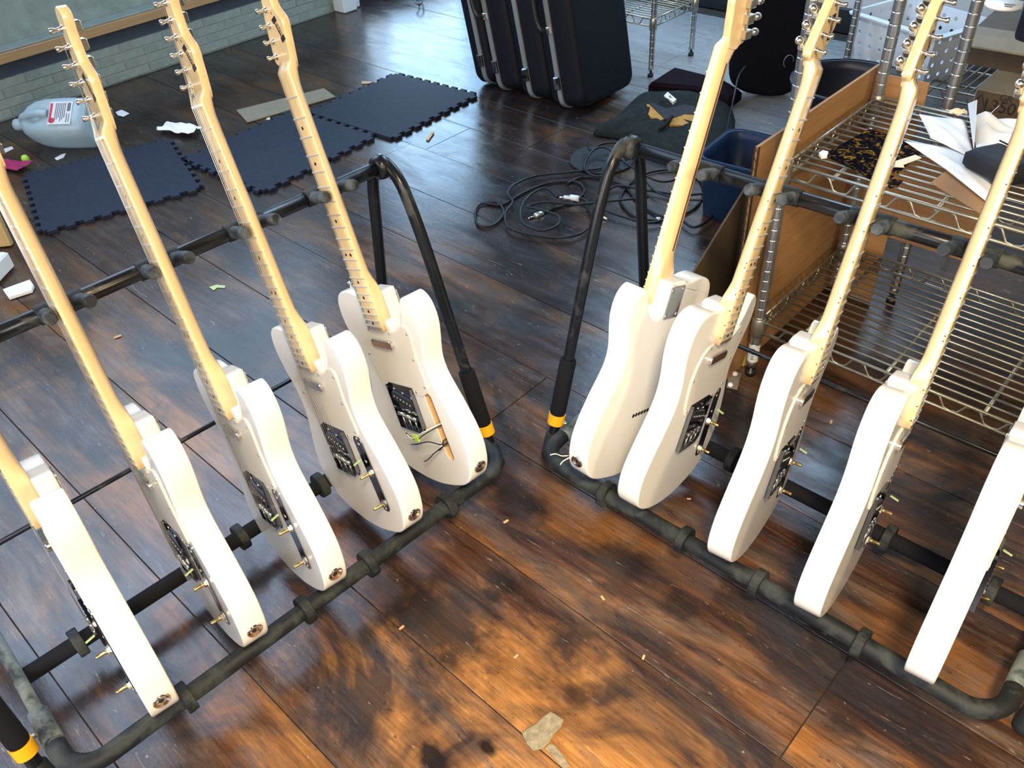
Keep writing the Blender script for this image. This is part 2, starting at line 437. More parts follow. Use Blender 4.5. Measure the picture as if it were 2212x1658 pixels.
def text_mesh(txt, size, name, mat, parent, matrix, extrude=0.00015):
    cu = bpy.data.curves.new(name, 'FONT'); cu.body = txt; cu.size = size; cu.extrude = extrude
    cu.align_x = 'CENTER'; cu.align_y = 'CENTER'
    t = bpy.data.objects.new(name, cu); COL.objects.link(t)
    me = bpy.data.meshes.new_from_object(t.evaluated_get(bpy.context.evaluated_depsgraph_get()))
    bpy.data.objects.remove(t, do_unlink=True)
    me.materials.clear(); me.materials.append(M[mat]); me.transform(matrix)
    o = bpy.data.objects.new(name, me); COL.objects.link(o)
    if parent is not None: o.parent = parent
    return o

# ------------------------------------------------------------------ floor
floor = tag(empty('floor'), kind='structure')
tag(floor, 'worn wide-plank timber floor with stains and flaking varnish')
MB().box((-4.3, -1.3, -0.06), (2.2, 4.1, -0.0305)).build('subfloor', 'subfloor', floor)
BW = 0.2375
MB().box((-4.0, -1.2, -0.030), (1.7, 3.89, -0.0035)).build('joint_filling', 'joint_dust', floor)
rows = [0.688+BW*i for i in range(-8, 14)]
cuts = {2: [-0.157], 3: [-1.05]}
for i, y0 in enumerate(rows[:-1]):
    k = round((y0-0.213)/BW)
    y1 = rows[i+1]
    if y0 > 3.88: break
    y1 = min(y1, 3.89)
    cs = [-4.0] + sorted(cuts.get(k, [random.uniform(-3.1, -1.9), random.uniform(0.5, 1.2)] if k != 6 else [-2.35, 0.9])) + [1.7]
    if k in (2,): cs = [-4.0, -2.9, -0.157, 1.7]
    if k in (3,): cs = [-4.0, -1.05, 1.7]
    for x0, x1 in zip(cs[:-1], cs[1:]):
        g = 0.0010; dz = random.uniform(-0.0012, 0.0008)
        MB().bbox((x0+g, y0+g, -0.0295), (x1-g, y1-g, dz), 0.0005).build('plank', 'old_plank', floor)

# ------------------------------------------------------------------ left wall, sill, pillar
wl = tag(empty('wall_left'), 'low whitewashed brick wall with a timber rail', kind='structure')
XW = -3.96
MB().box((XW-0.12, -1.0, 0), (XW-0.0025, 2.79, 0.157)).build('mortar_core', 'mortar', wl)
bl, bh = 0.215, 0.0385
br = MB().bbox((XW-0.08, 0.002, 0.002), (XW, bl-0.004, bh-0.0028), 0.002).build('brick', 'whitewash', wl)
first = True
for r in range(4):
    y = -0.25 + (0.107 if r % 2 else 0)
    while y < 2.77-0.1:
        o = br if first else share(br, wl)
        o.location = (random.uniform(-0.0012, 0.0012), y, 0.003+r*bh)
        first = False; y += bl
MB().box((XW-0.12, -1.0, 0.157), (XW-0.012, 2.79, 0.245)).build('dark_strip', 'dark_blue_grey', wl)  # dark blue-grey strip between the bricks and the rail
MB().box((XW-0.12, -1.0, 0.272), (XW-0.05, 2.79, 0.74)).build('upper_panel', 'whitewash', wl)
MB().box((XW-0.12, -1.0, 0.74), (XW-0.05, 2.79, 1.15)).build('upper_panel', 'plaster', wl)
MB().box((XW-0.12, 2.91, 1.40), (XW-0.05, 3.89, 3.95)).build('upper_panel', 'plaster', wl)
MB().box((XW-0.12, -1.0, 3.95), (XW-0.05, 3.89, 4.2)).build('wall_head', 'plaster', wl)
t1 = MB().bbox((XW-0.05, -1.0, 0.224), (XW+0.045, 2.78, 0.264), 0.003).build('trim_1', 'rail_pine')
tag(t1, 'pale pine rail fixed along the low brick wall', kind='structure')
t2 = MB().bbox((XW-0.05, -1.0, 0.2645), (XW+0.04, 2.78, 0.272), 0.002).build('trim_2', 'whitewash')  # window light on the rail top is put into this board's colour
tag(t2, 'pale ledge on top of the pine rail', kind='structure')
pl = tag(empty('wall_pillar'), 'off-white timber post at the end of the brick wall', kind='structure')
MB().bbox((XW-0.10, 2.775, 0), (XW+0.085, 2.865, 3.1), 0.006).build('post_face', 'plaster', pl)
MB().bbox((XW-0.10, 2.867, 0), (XW+0.055, 2.91, 3.1), 0.006).build('post_face', 'plaster', pl)
# far wall
wb = tag(empty('wall_back'), 'white plaster wall across the far side', kind='structure')
MB().box((-4.08, 3.89, 0), (1.7, 4.0, 1.55)).build('plaster_face', 'plaster', wb)
MB().box((-4.08, 3.89, 2.85), (1.7, 4.0, 3.2)).build('plaster_face', 'plaster', wb)
for x0, x1 in ((-4.08, -2.65), (-0.95, 1.7)):
    MB().box((x0, 3.89, 1.55), (x1, 4.0, 2.85)).build('plaster_face', 'plaster', wb)
tag(MB().bbox((-3.9, 3.865, 0), (1.7, 3.89, 0.105), 0.004).build('baseboard_back', 'baseboard_black'), 'black baseboard along the white far wall', kind='structure')
def sky_pane():
    m, nt, b = nodes_of('sky_pane')
    b.inputs['Base Color'].default_value = (0.05, 0.06, 0.07, 1); b.inputs['Roughness'].default_value = 0.1
    b.inputs['Emission Color'].default_value = (0.55, 0.76, 1.0, 1); b.inputs['Emission Strength'].default_value = 4.0
sky_pane()
def window(name, axis, c0, c1, z0, z1, plane, nx, nz, label):
    w = tag(empty(name), label, kind='structure')
    def put(a0, a1, q0, q1, d0, d1, nm, mt):
        if axis == 'y': MB().box((plane+d0, a0, q0), (plane+d1, a1, q1)).build(nm, mt, w)
        else: MB().box((a0, plane-d1, q0), (a1, plane-d0, q1)).build(nm, mt, w)
    f = 0.05
    put(c0, c1, z0, z0+f, -0.06, 0.0, 'sill_rail', 'window_frame_paint'); put(c0, c1, z1-f, z1, -0.06, 0.0, 'head_rail', 'window_frame_paint')
    for i in range(nx+1):
        x = c0+(c1-c0-f)*i/nx; put(x, x+f, z0+f, z1-f, -0.06, 0.0, 'mullion', 'window_frame_paint')
    for k in range(1, nz):
        z = z0+(z1-z0-f)*k/nz; put(c0+f, c1-f, z, z+0.03, -0.05, -0.01, 'glazing_bar', 'window_frame_paint')
    for i in range(nx):
        x0 = c0+(c1-c0-f)*i/nx+f; x1 = c0+(c1-c0-f)*(i+1)/nx
        put(x0, x1, z0+f, z1-f, -0.04, -0.035, 'pane', 'sky_pane')
window('window_1', 'y', -0.75, 2.45, 1.15, 3.95, XW-0.03, 4, 4, 'wide window above the brick wall')
window('window_2', 'y', 2.93, 3.80, 0.10, 1.40, XW-0.03, 1, 3, 'tall glazed opening in the far corner')
window('window_3', 'x', -2.65, -0.95, 1.55, 2.85, 3.93, 3, 2, 'window in the white far wall')

# ------------------------------------------------------------------ guitar racks
def rack(label, mat, front=(-0.320, 0.075), rear=(-0.078, 0.068), bar=(0.0, 0.628)):
    root = tag(empty('guitar_rack', mat), label, 'guitar rack', 'black tubular guitar racks')
    XE = 0.490
    MB().tube([(-0.478, bar[0], bar[1]), (0.478, bar[0], bar[1])], 0.0130, 16).build('top_bar', 'black_tube', root)
    for sx in (-1, 1):
        x = sx*XE
        path = spline([(x, -0.246, 0.012), (x, -0.219, 0.095), (x, -0.178, 0.225), (x, -0.098, 0.480), (x, -0.060, 0.578),
                       (x, -0.036, 0.616), (x, 0.0, 0.634), (x, 0.034, 0.612), (x, 0.052, 0.565), (x, 0.066, 0.461),
                       (x, 0.090, 0.280), (x, 0.112, 0.100), (x, 0.122, 0.012)], 6)
        fr = MB().tube(path, 0.0118, 14).build('end_frame', 'black_tube', root)
        # dished joint where the top bar meets the frame
        MB().lathe([(0.012, -0.016), (0.021, -0.014), (0.0235, -0.006), (0.0235, 0.004), (0.018, 0.010), (0.012, 0.010)],
                   (x-sx*0.006, bar[0], bar[1]), (sx, 0, 0), 20).build('bar_socket', 'black_tube', fr)
        for (p, q) in (((x, -0.2250, 0.078), (x, -0.178, 0.225)), ((x, 0.1145, 0.078), (x, 0.097, 0.225))):
            p, q = Vector(p), Vector(q); d = (q-p).normalized()
            MB().tube([p+d*0.022, p+d*0.03, q-d*0.004, q], [0.0160, 0.0175, 0.0175, 0.0160], 18).build('foam_sleeve', 'clean_foam', fr)
            MB().tube([p-d*0.002, p-d*0.0015, p+d*0.022, p+d*0.0225], 0.0182, 20).build('yellow_ring', 'yellow_band', fr)
            e = p - d*(0.078/d.z) + d*0.001/d.z
            MB().tube([Vector((e.x, e.y, 0.0005)), e+d*0.008, e+d*0.050, e+d*0.056], [0.0185, 0.0180, 0.0165, 0.0125], 18).build('rubber_foot', 'foot_rubber', fr)
    # padded cradle: front rail that bends back into two side arms
    XA, YF, ZR = 0.452, front[0], front[1]
    R = 0.055
    arc = [(XA-R+R*math.sin(PI/2*i/7), YF+R-R*math.cos(PI/2*i/7), ZR) for i in range(8)]
    pad = [(-p[0], p[1], p[2]) for p in reversed(arc)] + arc
    pad = [(-XA, YF+R+0.02, ZR+0.0005)] + pad + [(XA, YF+R+0.02, ZR+0.0005)]
    MB().tube(pad, 0.0155, 16).build('front_rail', 'black_foam', root)
    for sx in (-1, 1):
        x = sx*XA
        arm = MB().tube([(x, YF+R, ZR), (x, -0.045, ZR-0.006), (x, 0.095, ZR+0.012)], 0.0105, 14).build('side_arm', 'dusty_arm', root)
        MB().tube([(x, -0.245, ZR), (x, -0.243, ZR), (x, -0.175, ZR-0.002), (x, -0.172, ZR-0.002)], [0.0135, 0.0160, 0.0160, 0.0135], 16).build('pivot_sleeve', 'dusty_arm', arm)
        MB().tube([(x+sx*0.012, -0.215, ZR+0.004), (x+sx*0.036, -0.215, ZR+0.004)], 0.004, 10).build('pivot_bolt', 'chrome', arm)
    MB().tube([(-XA, rear[0], rear[1]), (XA, rear[0], rear[1])], 0.0150, 16).build('rear_rail', 'clean_foam', root)
    MB().tube([(-XE, 0.099, 0.204), (XE, 0.099, 0.204)], 0.0048, 10).build('tie_rod', 'black_tube', root)
    return root
def ring(root, x, y, z, nm='divider_ring'):
    MB().lathe([(0.0150, -0.0085), (0.0255, -0.0085), (0.0268, -0.007), (0.0268, 0.007), (0.0255, 0.0085), (0.0150, 0.0085)],
               (x, y, z), (1, 0, 0), 24, smooth=False).build(nm, 'black_foam', root)
def yoke(root, x, bar=(0.0, 0.628)):
    by, bz = bar[0], bar[1]-0.628
    """rubber saddle on the top bar with two fingers that hold a neck"""
    sd = MB().tube([(x-0.036, by, bz+0.628), (x-0.034, by, bz+0.628), (x+0.034, by, bz+0.628), (x+0.036, by, bz+0.628)], [0.0138, 0.0155, 0.0155, 0.0138], 16).build('neck_yoke', 'black_foam', root)
    for sx in (-1, 1):
        px = x+sx*0.027
        MB().tube(spline([(px-sx*0.004, by-0.008, bz+0.630), (px, by-0.022, bz+0.636), (px+sx*0.001, by-0.045, bz+0.645), (px+sx*0.003, by-0.066, bz+0.652)], 4) ,
                  [0.0105]*11+[0.0100, 0.0085], 12).build('finger', 'peg_rubber', sd)
YL, YR = math.radians(41.5), math.radians(-44.4)
def rackmat(yaw, uc, vc):
    u = Vector((math.cos(yaw), math.sin(yaw), 0)); v = Vector((-u.y, u.x, 0))
    o = ab(u*uc+v*vc)
    return frame(ab(u), ab(v), Vector((0, 0, 1)), o)
ML, MR = rackmat(YL, 0.325, 1.240), rackmat(YR, -0.368, 1.228)
rl = rack('black tubular rack on the left holding five guitars, foam mats behind it', ML, (-0.327, 0.086))
rr = rack('black tubular rack on the right holding five guitars, in front of the wire shelf', MR, (-0.321, 0.075), (-0.070, 0.060), (0.008, 0.624))
for x in (0.291, 0.099, -0.039, -0.268): ring(rl, x, -0.327, 0.086)
for x in (-0.282, -0.101, 0.051, 0.238): ring(rr, x, -0.321, 0.075)
for x in (0.305, 0.157, -0.030, -0.353): ring(rl, x, -0.078, 0.068)
for x in (0.181, -0.143, 0.364): ring(rr, x, -0.070, 0.060)
for x in (0.350, 0.191, 0.034, -0.125, -0.283): yoke(rl, x)
for x in (-0.322, -0.172, -0.014, 0.144, 0.318): yoke(rr, x, (0.008, 0.624))

# ------------------------------------------------------------------ guitars
# measured along the neck from the nut (s, mm) and across it (t, mm, treble side positive)
LEN = 808.0
def G(s, t, z=0.0): return Vector((t/1000.0, (LEN-s)/1000.0, z/1000.0))
TREB = [(807, 20), (803, 50), (796, 82), (786, 112), (769, 136), (744, 152), (716, 160), (690, 162), (660, 157), (635, 149), (610, 140),
        (585, 129), (562, 120), (545, 117), (526, 118), (506, 124), (481, 134), (457, 142), (436, 144), (415, 140), (402, 131), (395, 119),
        (397, 108), (407, 100), (425, 94), (444, 82), (457, 66), (463, 48), (458, 36), (449, 30), (444, 25.6), (430, 25), (412, 25), (397, 25)]
BASS = [(394, 21), (393.5, 0), (393.5, -20), (395, -27), (399, -36), (399, -52), (396, -72), (395, -92), (398, -110), (405, -125), (416, -135), (432, -141), (452, -143),
        (472, -140), (492, -134), (512, -126), (532, -120), (552, -117), (572, -118), (592, -123), (620, -134), (650, -147), (680, -158),
        (706, -163), (730, -161), (752, -153), (770, -138), (785, -115), (796, -86), (803, -54), (807, -22)]
def inset(pl, d):
    n = len(pl); res = []
    for i in range(n):
        t = (pl[(i+1) % n]-pl[i-1]).normalized()
        res.append(Vector((pl[i].x-t.y*d, pl[i].y+t.x*d)))
    return res
body2d = [Vector((p.x, p.y)) for p in spline([G(s, t).to_2d().to_3d() for s, t in TREB+BASS], 4, True)]
def body_mesh(extra_cap=None):
    mb = MB(); r = 0.0038; th = 0.0445; rings = []
    steps = 4
    for i in range(steps+1):
        a = PI/2*i/steps; rings.append((-th+r-r*math.sin(PI/2-a), r*(1-math.cos(PI/2-a))))
    for i in range(steps+1):
        a = PI/2*i/steps; rings.append((-r+r*math.sin(a), r*(1-math.cos(a))))
    rg = []
    for z, d in rings:
        o = inset(body2d, d) if d > 1e-7 else body2d
        rg.append([(p.x, p.y, z) for p in o])
    mb.loft(rg, True, True, True)
    return mb
def top_w(s): return 21.0+7.0*max(s, 0)/466.0
def neck_mesh():
    mb = MB(); rings = []
    st = [-26, -22, -18, -14, -10, -6, -3, 0, 6, 12, 20, 40, 90, 150, 210, 270, 320, 350, 365, 376, 385, 392, 400, 430, 463.5]
    for s in st:
        q0 = min(1, max(0, (26-s)/50.0)); q0 = q0*q0*(3-2*q0)      # blends the round neck into the flat headstock
        if s < 0:
            zt = 10.0-10.3*(0.5-0.5*math.cos(PI*min(1, max(0, (-s-3)/18.0)))); w = 21.0+0.9*min(1, -s/24.0)
        else:
            zt = 10.0; w = top_w(s)
        zb = -10.5-2.6*max(s, 0)/370.0-3.6*q0; e = 1.0-0.62*q0
        if s > 345:
            q = min(1, (s-345)/47.0); q = q*q*(3-2*q); e = 1-0.86*q; zb = zb+(-15.8-zb)*q
        pts = []
        nb = 12
        for i in range(nb+1):
            a = PI*i/nb; c, sn = math.cos(a), math.sin(a)
            x = w*(abs(c)**e)*(1 if c > 0 else -1 if c < -1e-9 else 0)
            z = zt-3.0-(zt-3.0-zb)*(abs(sn)**e)
            pts.append(G(s, x, z))
        crown = 0.8 if s >= 0 else 0.0
        pts.append(G(s, -w, zt-0.9)); pts.append(G(s, -w+0.9, zt)); pts.append(G(s, -w*0.45, zt+crown*0.8)); pts.append(G(s, 0, zt+crown))
        pts.append(G(s, w*0.45, zt+crown*0.8)); pts.append(G(s, w-0.9, zt)); pts.append(G(s, w, zt-0.9))
        rings.append(list(reversed(pts)))
    mb.loft(rings, True, True, True)
    return mb
HEADB = [(-5, -11), (-12, -19), (-15, -23.5), (-18.5, -30), (-24, -33.5), (-38, -32), (-66, -25), (-91, -17), (-118, -6), (-137, 0), (-158, 6), (-168, 11), (-174, 20), (-173, 30), (-167, 37)]
HEADT = [(-158, 40), (-150, 37), (-138, 30), (-125, 26.5), (-112, 24), (-99, 25), (-90, 31), (-82, 37), (-72, 38), (-57, 33), (-40, 28), (-27, 23.5), (-18, 20.5), (-11, 17), (-5, 11)]
def headstock_mesh():
    o2 = [Vector((p.x, p.y)) for p in spline([G(s, t).to_2d().to_3d() for s, t in HEADB+HEADT], 4, True)]
    area2 = sum(o2[i-1].x*o2[i].y-o2[i].x*o2[i-1].y for i in range(len(o2)))
    if area2 < 0: o2.reverse()
    mb = MB(); r = 0.0014
    rg = []
    for z, d in ((-0.0142, r), (-0.0142+r*0.4, r*0.4), (-0.0142+r, 0), (-r, 0), (-r*0.4, r*0.4), (0.0, r)):
        o = inset(o2, d) if d else o2
        rg.append([(p.x, p.y, z) for p in o])
    return mb.loft(rg, True, True, True)
if sum(body2d[i-1].x*body2d[i].y-body2d[i].x*body2d[i-1].y for i in range(len(body2d))) < 0: body2d.reverse()
def fret_s(n): return 648.0*(1-2**(-n/12.0))
def role(o, r): o['role'] = r; return o
def screw(mb, p, axis, r=0.0028):
    mb.lathe([(r, -0.001), (r, 0.0003), (r*0.75, 0.0011), (r*0.15, 0.0012)], p, axis, 10)
def make_guitar():
    g = empty('electric_guitar')
    body = role(body_mesh().build('body', 'white_lacquer', g), 'body')
    neck = neck_mesh().build('neck', 'maple', g)
    role(headstock_mesh().build('headstock', 'maple', neck), 'head')
    # frets share one mesh, scaled across the board
    fp = [Vector((x, y, z)) for x in (-1,) for y, z in ()]
    f0 = None
    for n in range(1, 22):
        s = fret_s(n)
        if f0 is None:
            mb = MB(); rg = []
            for k in range(9):
                x = -1+k*0.25; zc = 0.0009*(1-x*x)
                rg.append([(x, -0.0014, zc-0.0008), (x, 0.0014, zc-0.0008), (x, 0.0009, zc+0.0010), (x, -0.0009, zc+0.0010)])
            mb.loft(rg, True, True); f0 = mb.build('fret', 'fret_wire', neck); o = f0
        else: o = share(f0, neck)
        o.location = G(s, 0, 10.1); o.scale = (top_w(s)/1000.0+0.0001, 1, 1)
    d0 = MB().lathe([(0.0031, -0.0008), (0.0031, 0.0002), (0.0001, 0.00025)], (0, 0, 0), (0, 0, 1), 14, smooth=False).build('inlay_dot', 'black_ink', neck)
    d1 = MB().lathe([(0.0012, -0.0008), (0.0012, 0.0002), (0.0001, 0.00025)], (0, 0, 0), (-1, 0, 0), 10, smooth=False).build('side_dot', 'black_ink', neck)
    u0 = u1 = False
    for n in (3, 5, 7, 9, 12, 15, 17, 19, 21):
        s = (fret_s(n-1)+fret_s(n))/2
        for t in ((-8.5, 8.5) if n == 12 else (0,)):
            o = share(d0, neck) if u0 else d0; u0 = True
            o.location = G(s, t, 10.75 if n == 12 else 10.85)
        for ds in ((-4, 4) if n == 12 else (0,)):
            o = share(d1, neck) if u1 else d1; u1 = True
            o.location = G(s+ds, -top_w(s), 7.6)
    MB().loft([[G(s, -2.2, zb-0.25), G(s, 2.2, zb-0.25), G(s, 2.2, zb+0.8), G(s, -2.2, zb+0.8)] for s, zb in ((14, -10.6), (120, -11.35), (240, -12.2), (345, -12.93))], True, True).build('skunk_stripe', 'walnut', neck)
    role(MB().bbox((-0.021, (LEN-2.2)/1000*0+G(2, 0).y, 0.0075), (0.021, G(-2.2, 0).y, 0.0135), 0.0006).build('nut', 'bone_white', neck), 'nut')
    # pickguard
    pgp = [(466, 34), (468, 48), (461, 67), (451, 84), (452, 96), (462, 103), (480, 101), (506, 97), (540, 98), (566, 101), (578, 102), (588, 92), (597, 76),
           (597, 46), (584, 44.5), (584, -44.5), (600, -46), (601, -58), (590, -66), (560, -76), (526, -82), (500, -78), (478, -66), (466, -48), (464, -33), (466, 0)]
    o2 = [(G(s, t).x, G(s, t).y) for s, t in pgp]
    if sum(o2[i-1][0]*o2[i][1]-o2[i][0]*o2[i-1][1] for i in range(len(o2))) < 0: o2.reverse()
    pg = prism(MB(), o2, 0.0, 0.0022, None, 0.0005).build('pickguard', 'white_guard', g)
    s0 = None
    for s, t in ((471, 32), (466, 95), (518, 88), (574, 94), (590, 57), (526, -76), (594, -56), (470, -42)):
        if s0 is None:
            mb = MB(); screw(mb, (0, 0, 0), (0, 0, 1)); s0 = o = mb.build('guard_screw', 'nickel', pg)
        else: o = share(s0, pg)
        o.location = G(s, t, 2.2)
    prism(MB(), [(p[0], p[1]+G(494, 0).y) for p in rrect(-0.0365, -0.0085, 0.0365, 0.0085, 0.0075)], 0.0022, 0.0095, None, 0.0012).build('neck_pickup', 'chrome', g)
    # bridge with slanted pickup and three barrel saddles
    bo = [(G(s, t).x, G(s, t).y) for s, t in ((584, -43), (584, 43), (672, 43), (680, 37), (683, 28), (683, -43))]
    if sum(bo[i-1][0]*bo[i][1]-bo[i][0]*bo[i-1][1] for i in range(len(bo))) < 0: bo.reverse()
    mb = prism(MB(), bo, 0.0005, 0.0022, None, 0.0004)
    for a, b_ in (((586, 42.2), (672, 42.2)), ((672, 42.2), (682.2, 28)), ((682.2, 28), (682.2, -42.2)), ((682.2, -42.2), (586, -42.2))):
        p, q = G(*a, 0), G(*b_, 0); d = (q-p).normalized(); n_ = Vector((-d.y, d.x, 0))*0.0008
        mb.loft([[p-n_, p+n_, q+n_, q-n_], [v+Vector((0, 0, 0.0085)) for v in (p-n_, p+n_, q+n_, q-n_)]], True, True)
    bridge = mb.build('bridge', 'dark_chrome', g)
    pm = Matrix.Translation(G(616, 0, 0)) @ rz(math.radians(-14))
    prism(MB(), rrect(-0.036, -0.0105, 0.036, 0.0105, 0.009), 0.002, 0.0085, pm, 0.001).build('bridge_pickup', 'black_plastic', bridge)
    mb = MB()
    for k in range(6): mb.lathe([(0.0024, 0.008), (0.0024, 0.0092), (0.0002, 0.0093)], pm @ Vector((-0.026+k*0.0104, 0, 0)), (0, 0, 1), 10)
    for sx in (-0.031, 0.0, 0.031): screw(mb, G(603+sx*200, sx*900, 2.4), (0, 0, 1), 0.003)
    mb.build('pole_pieces', 'nickel', bridge)
    for k in (-1, 0, 1):
        t = k*21.5
        sd = MB().tube([G(651+k*2, t-10.3, 8), G(651+k*2, t-9.8, 8), G(651+k*2, t+9.8, 8), G(651+k*2, t+10.3, 8)], [0.0035, 0.0042, 0.0042, 0.0035], 12).build('saddle', 'nickel', bridge)
        MB().tube([G(654, t, 7.5), G(682, t, 6.5)], 0.0016, 8).build('saddle_screw', 'nickel', bridge)
    # controls
    cm = Matrix.Translation(G(662, 93.5, 0)) @ rz(math.radians(4.2))
    plate = role(prism(MB(), rrect(-0.0155, -0.0795, 0.0155, 0.0795, 0.0152, 8), 0.0002, 0.0022, cm, 0.0005).build('control_plate', 'dark_chrome', g), 'controls')
    for y in (0.003, -0.062):
        p = cm @ Vector((0.0, y, 0.0022))
        MB().lathe([(0.0085, 0), (0.0085, 0.001), (0.006, 0.0012), (0.006, 0.005), (0.0045, 0.0055)], p, (0, 0, 1), 6, smooth=False).build('pot_nut', 'chrome', plate)
        MB().lathe([(0.0036, 0.004), (0.0036, 0.009), (0.0031, 0.0092), (0.0031, 0.021), (0.0024, 0.022)], p, (0, 0, 1), 14).build('pot_shaft', 'brass', plate)
    mb = MB()
    for y in (0.073, -0.073, 0.062, 0.026): screw(mb, cm @ Vector((0, y, 0.0022)), (0, 0, 1), 0.0034)
    mb.build('plate_screws', 'nickel', plate)
    MB().box((-0.0016, 0.030, 0.0021), (0.0016, 0.058, 0.0026), cm).build('switch_slot', 'black_ink', plate)
    MB().box((-0.0022, 0.036, 0.002), (0.0022, 0.0378, 0.017), cm @ Matrix.Rotation(0.25, 4, 'X')).build('switch_lever', 'green_switch', plate)
    # jack cup in the lower treble edge
    jp, jn = G(744, 152.5, -22), Vector((0.80, -0.60, 0)).normalized()
    i0 = min(range(len(body2d)), key=lambda i: (body2d[i]-jp.to_2d()).length)
    tg = (body2d[(i0+1) % len(body2d)]-body2d[i0-1]).normalized(); jn = Vector((tg.y, -tg.x, 0))
    jp = Vector((body2d[i0].x, body2d[i0].y, -0.022))
    jk = MB().lathe([(0.0130, -0.002), (0.0132, 0.0024), (0.0124, 0.0034), (0.0112, 0.0032), (0.0078, 0.0010), (0.0064, 0.0008), (0.0058, 0.0016), (0.0044, 0.0016), (0.0040, 0.0008)], jp, jn, 24).build('jack_cup', 'chrome', g)
    MB().lathe([(0.0046, 0.0012), (0.0001, 0.0013)], jp, jn, 14, caps=False).build('jack_hole', 'black_ink', jk)
    mb = MB()
    for s, t in ((396, -98),):
        mb.lathe([(0.006, -0.001), (0.005, 0.002), (0.004, 0.006), (0.0068, 0.010), (0.0068, 0.012), (0.002, 0.013)], G(s, t, -22), (-0.25, 1, 0), 16)
    role(mb.build('strap_button', 'chrome', g), 'strap')
    # back: neck plate, string ferrules
    npl = prism(MB(), [(p[0], p[1]+G(433, 0).y) for p in rrect(-0.0255, -0.032, 0.0255, 0.032, 0.003)], -0.0465, -0.0445, None, 0.0006).build('neck_plate', 'chrome', g)
    for sx in (-1, 1):
        for sy in (-1, 1):
            mb = MB(); screw(mb, G(433+sy*25, sx*19, -46.5), (0, 0, -1), 0.0042); mb.build('plate_screw', 'nickel', npl)
    for k in range(6):
        MB().lathe([(0.0042, -0.0005), (0.0042, 0.0006), (0.0026, 0.0007), (0.0024, 0.0002)], G(668, -26+k*10.4, -44.5), (0, 0, -1), 14).build('string_ferrule', 'black_ink', g)
    # tuners
    t0 = None
    for k in range(6):
        s = -31-23.3*k; t = -20.5+6.7*k
        if t0 is None:
            mb = MB().lathe([(0.0052, -0.0002), (0.0052, 0.0012), (0.0036, 0.0016), (0.0030, 0.005), (0.0024, 0.009), (0.0040, 0.014), (0.0040, 0.0175), (0.0014, 0.018)], (0, 0, 0), (0, 0, 1), 14)
            mb.bbox((-0.0115, -0.0075, -0.0245), (0.0085, 0.0075, -0.0144), 0.0012)
            mb.box((-0.0025, -0.0112, -0.0160), (0.0025, 0.0112, -0.0144))
            t0 = tu = mb.build('tuner', 'nickel', g)
            kb = MB().tube([(-0.010, 0, -0.0195), (-0.022, 0, -0.0195)], 0.0026, 10)
            kb.lathe([(0.0022, 0), (0.0050, 0.002), (0.0064, 0.006), (0.0066, 0.009), (0.0058, 0.013), (0.0030, 0.0155), (0.0006, 0.016)], (-0.020, 0, -0.0195), (-1, 0, 0), 14)
            kk = kb.build('tuner_key', 'nickel', tu)
        else:
            tu = share(t0, g); share(kk, tu)
        tu.location = G(s, t, 0); tu.rotation_euler = (0, 0, math.radians(-15))
    # strings
    for k in range(6):
        tb = -25.5+k*10.4*0.98; tn = -17.5+k*7.0; s, t = -31-23.3*k, -20.5+6.7*k
        rad = (0.00062, 0.00054, 0.00045, 0.00036, 0.00030, 0.00026)[k]
        role(MB().tube([G(s, t+2.5, 7), G(0, tn, 13.7), G(651, tb, 12.6), G(664, tb, 3)], rad, 5).build('string', 'steel_string', g), 'string')
    # headstock logo
    lm = Matrix.Translation(G(-67.5, 18.5, 0.12)) @ rz(math.radians(106))
    mb = MB()
    mb.box((-0.0195, -0.0075, -0.00005), (-0.0115, 0.0075, 0.0002), lm); mb.box((0.0115, -0.0075, -0.00005), (0.0195, 0.0075, 0.0002), lm)
    mb.box((-0.0120, 0.0005, -0.00005), (0.0120, 0.0035, 0.0002), lm)
    lg = mb.build('headstock_logo', 'black_ink', g)
    text_mesh('HAHN', 0.0088, 'logo_lettering', 'black_ink', lg, lm @ Matrix.Translation((0, -0.0038, 0.00005)))
    mb = MB()
    for dx in (0.0243, 0.0268): mb.box((dx, -0.0030, -0.00005), (dx+0.0012, -0.0005, 0.0002), lm)
    mb.build('model_mark', 'black_ink', lg)
    return g
proto = make_guitar()
def gpose(nut, s, y):
    s, y = Vector(s).normalized(), Vector(y); y = (y-s*s.dot(y)).normalized(); z = s.cross(y)
    s, y, z = ab(s), ab(y), ab(z); n = ab(Vector(nut)/1000.0)+Vector((0, 0, HC))
    return frame(y, -s, z, n+s*(LEN/1000.0))
RS, RY = (-.274, -.252, -.928), (.589, .719, -.369)
LS = (.19, -.293, -.937)
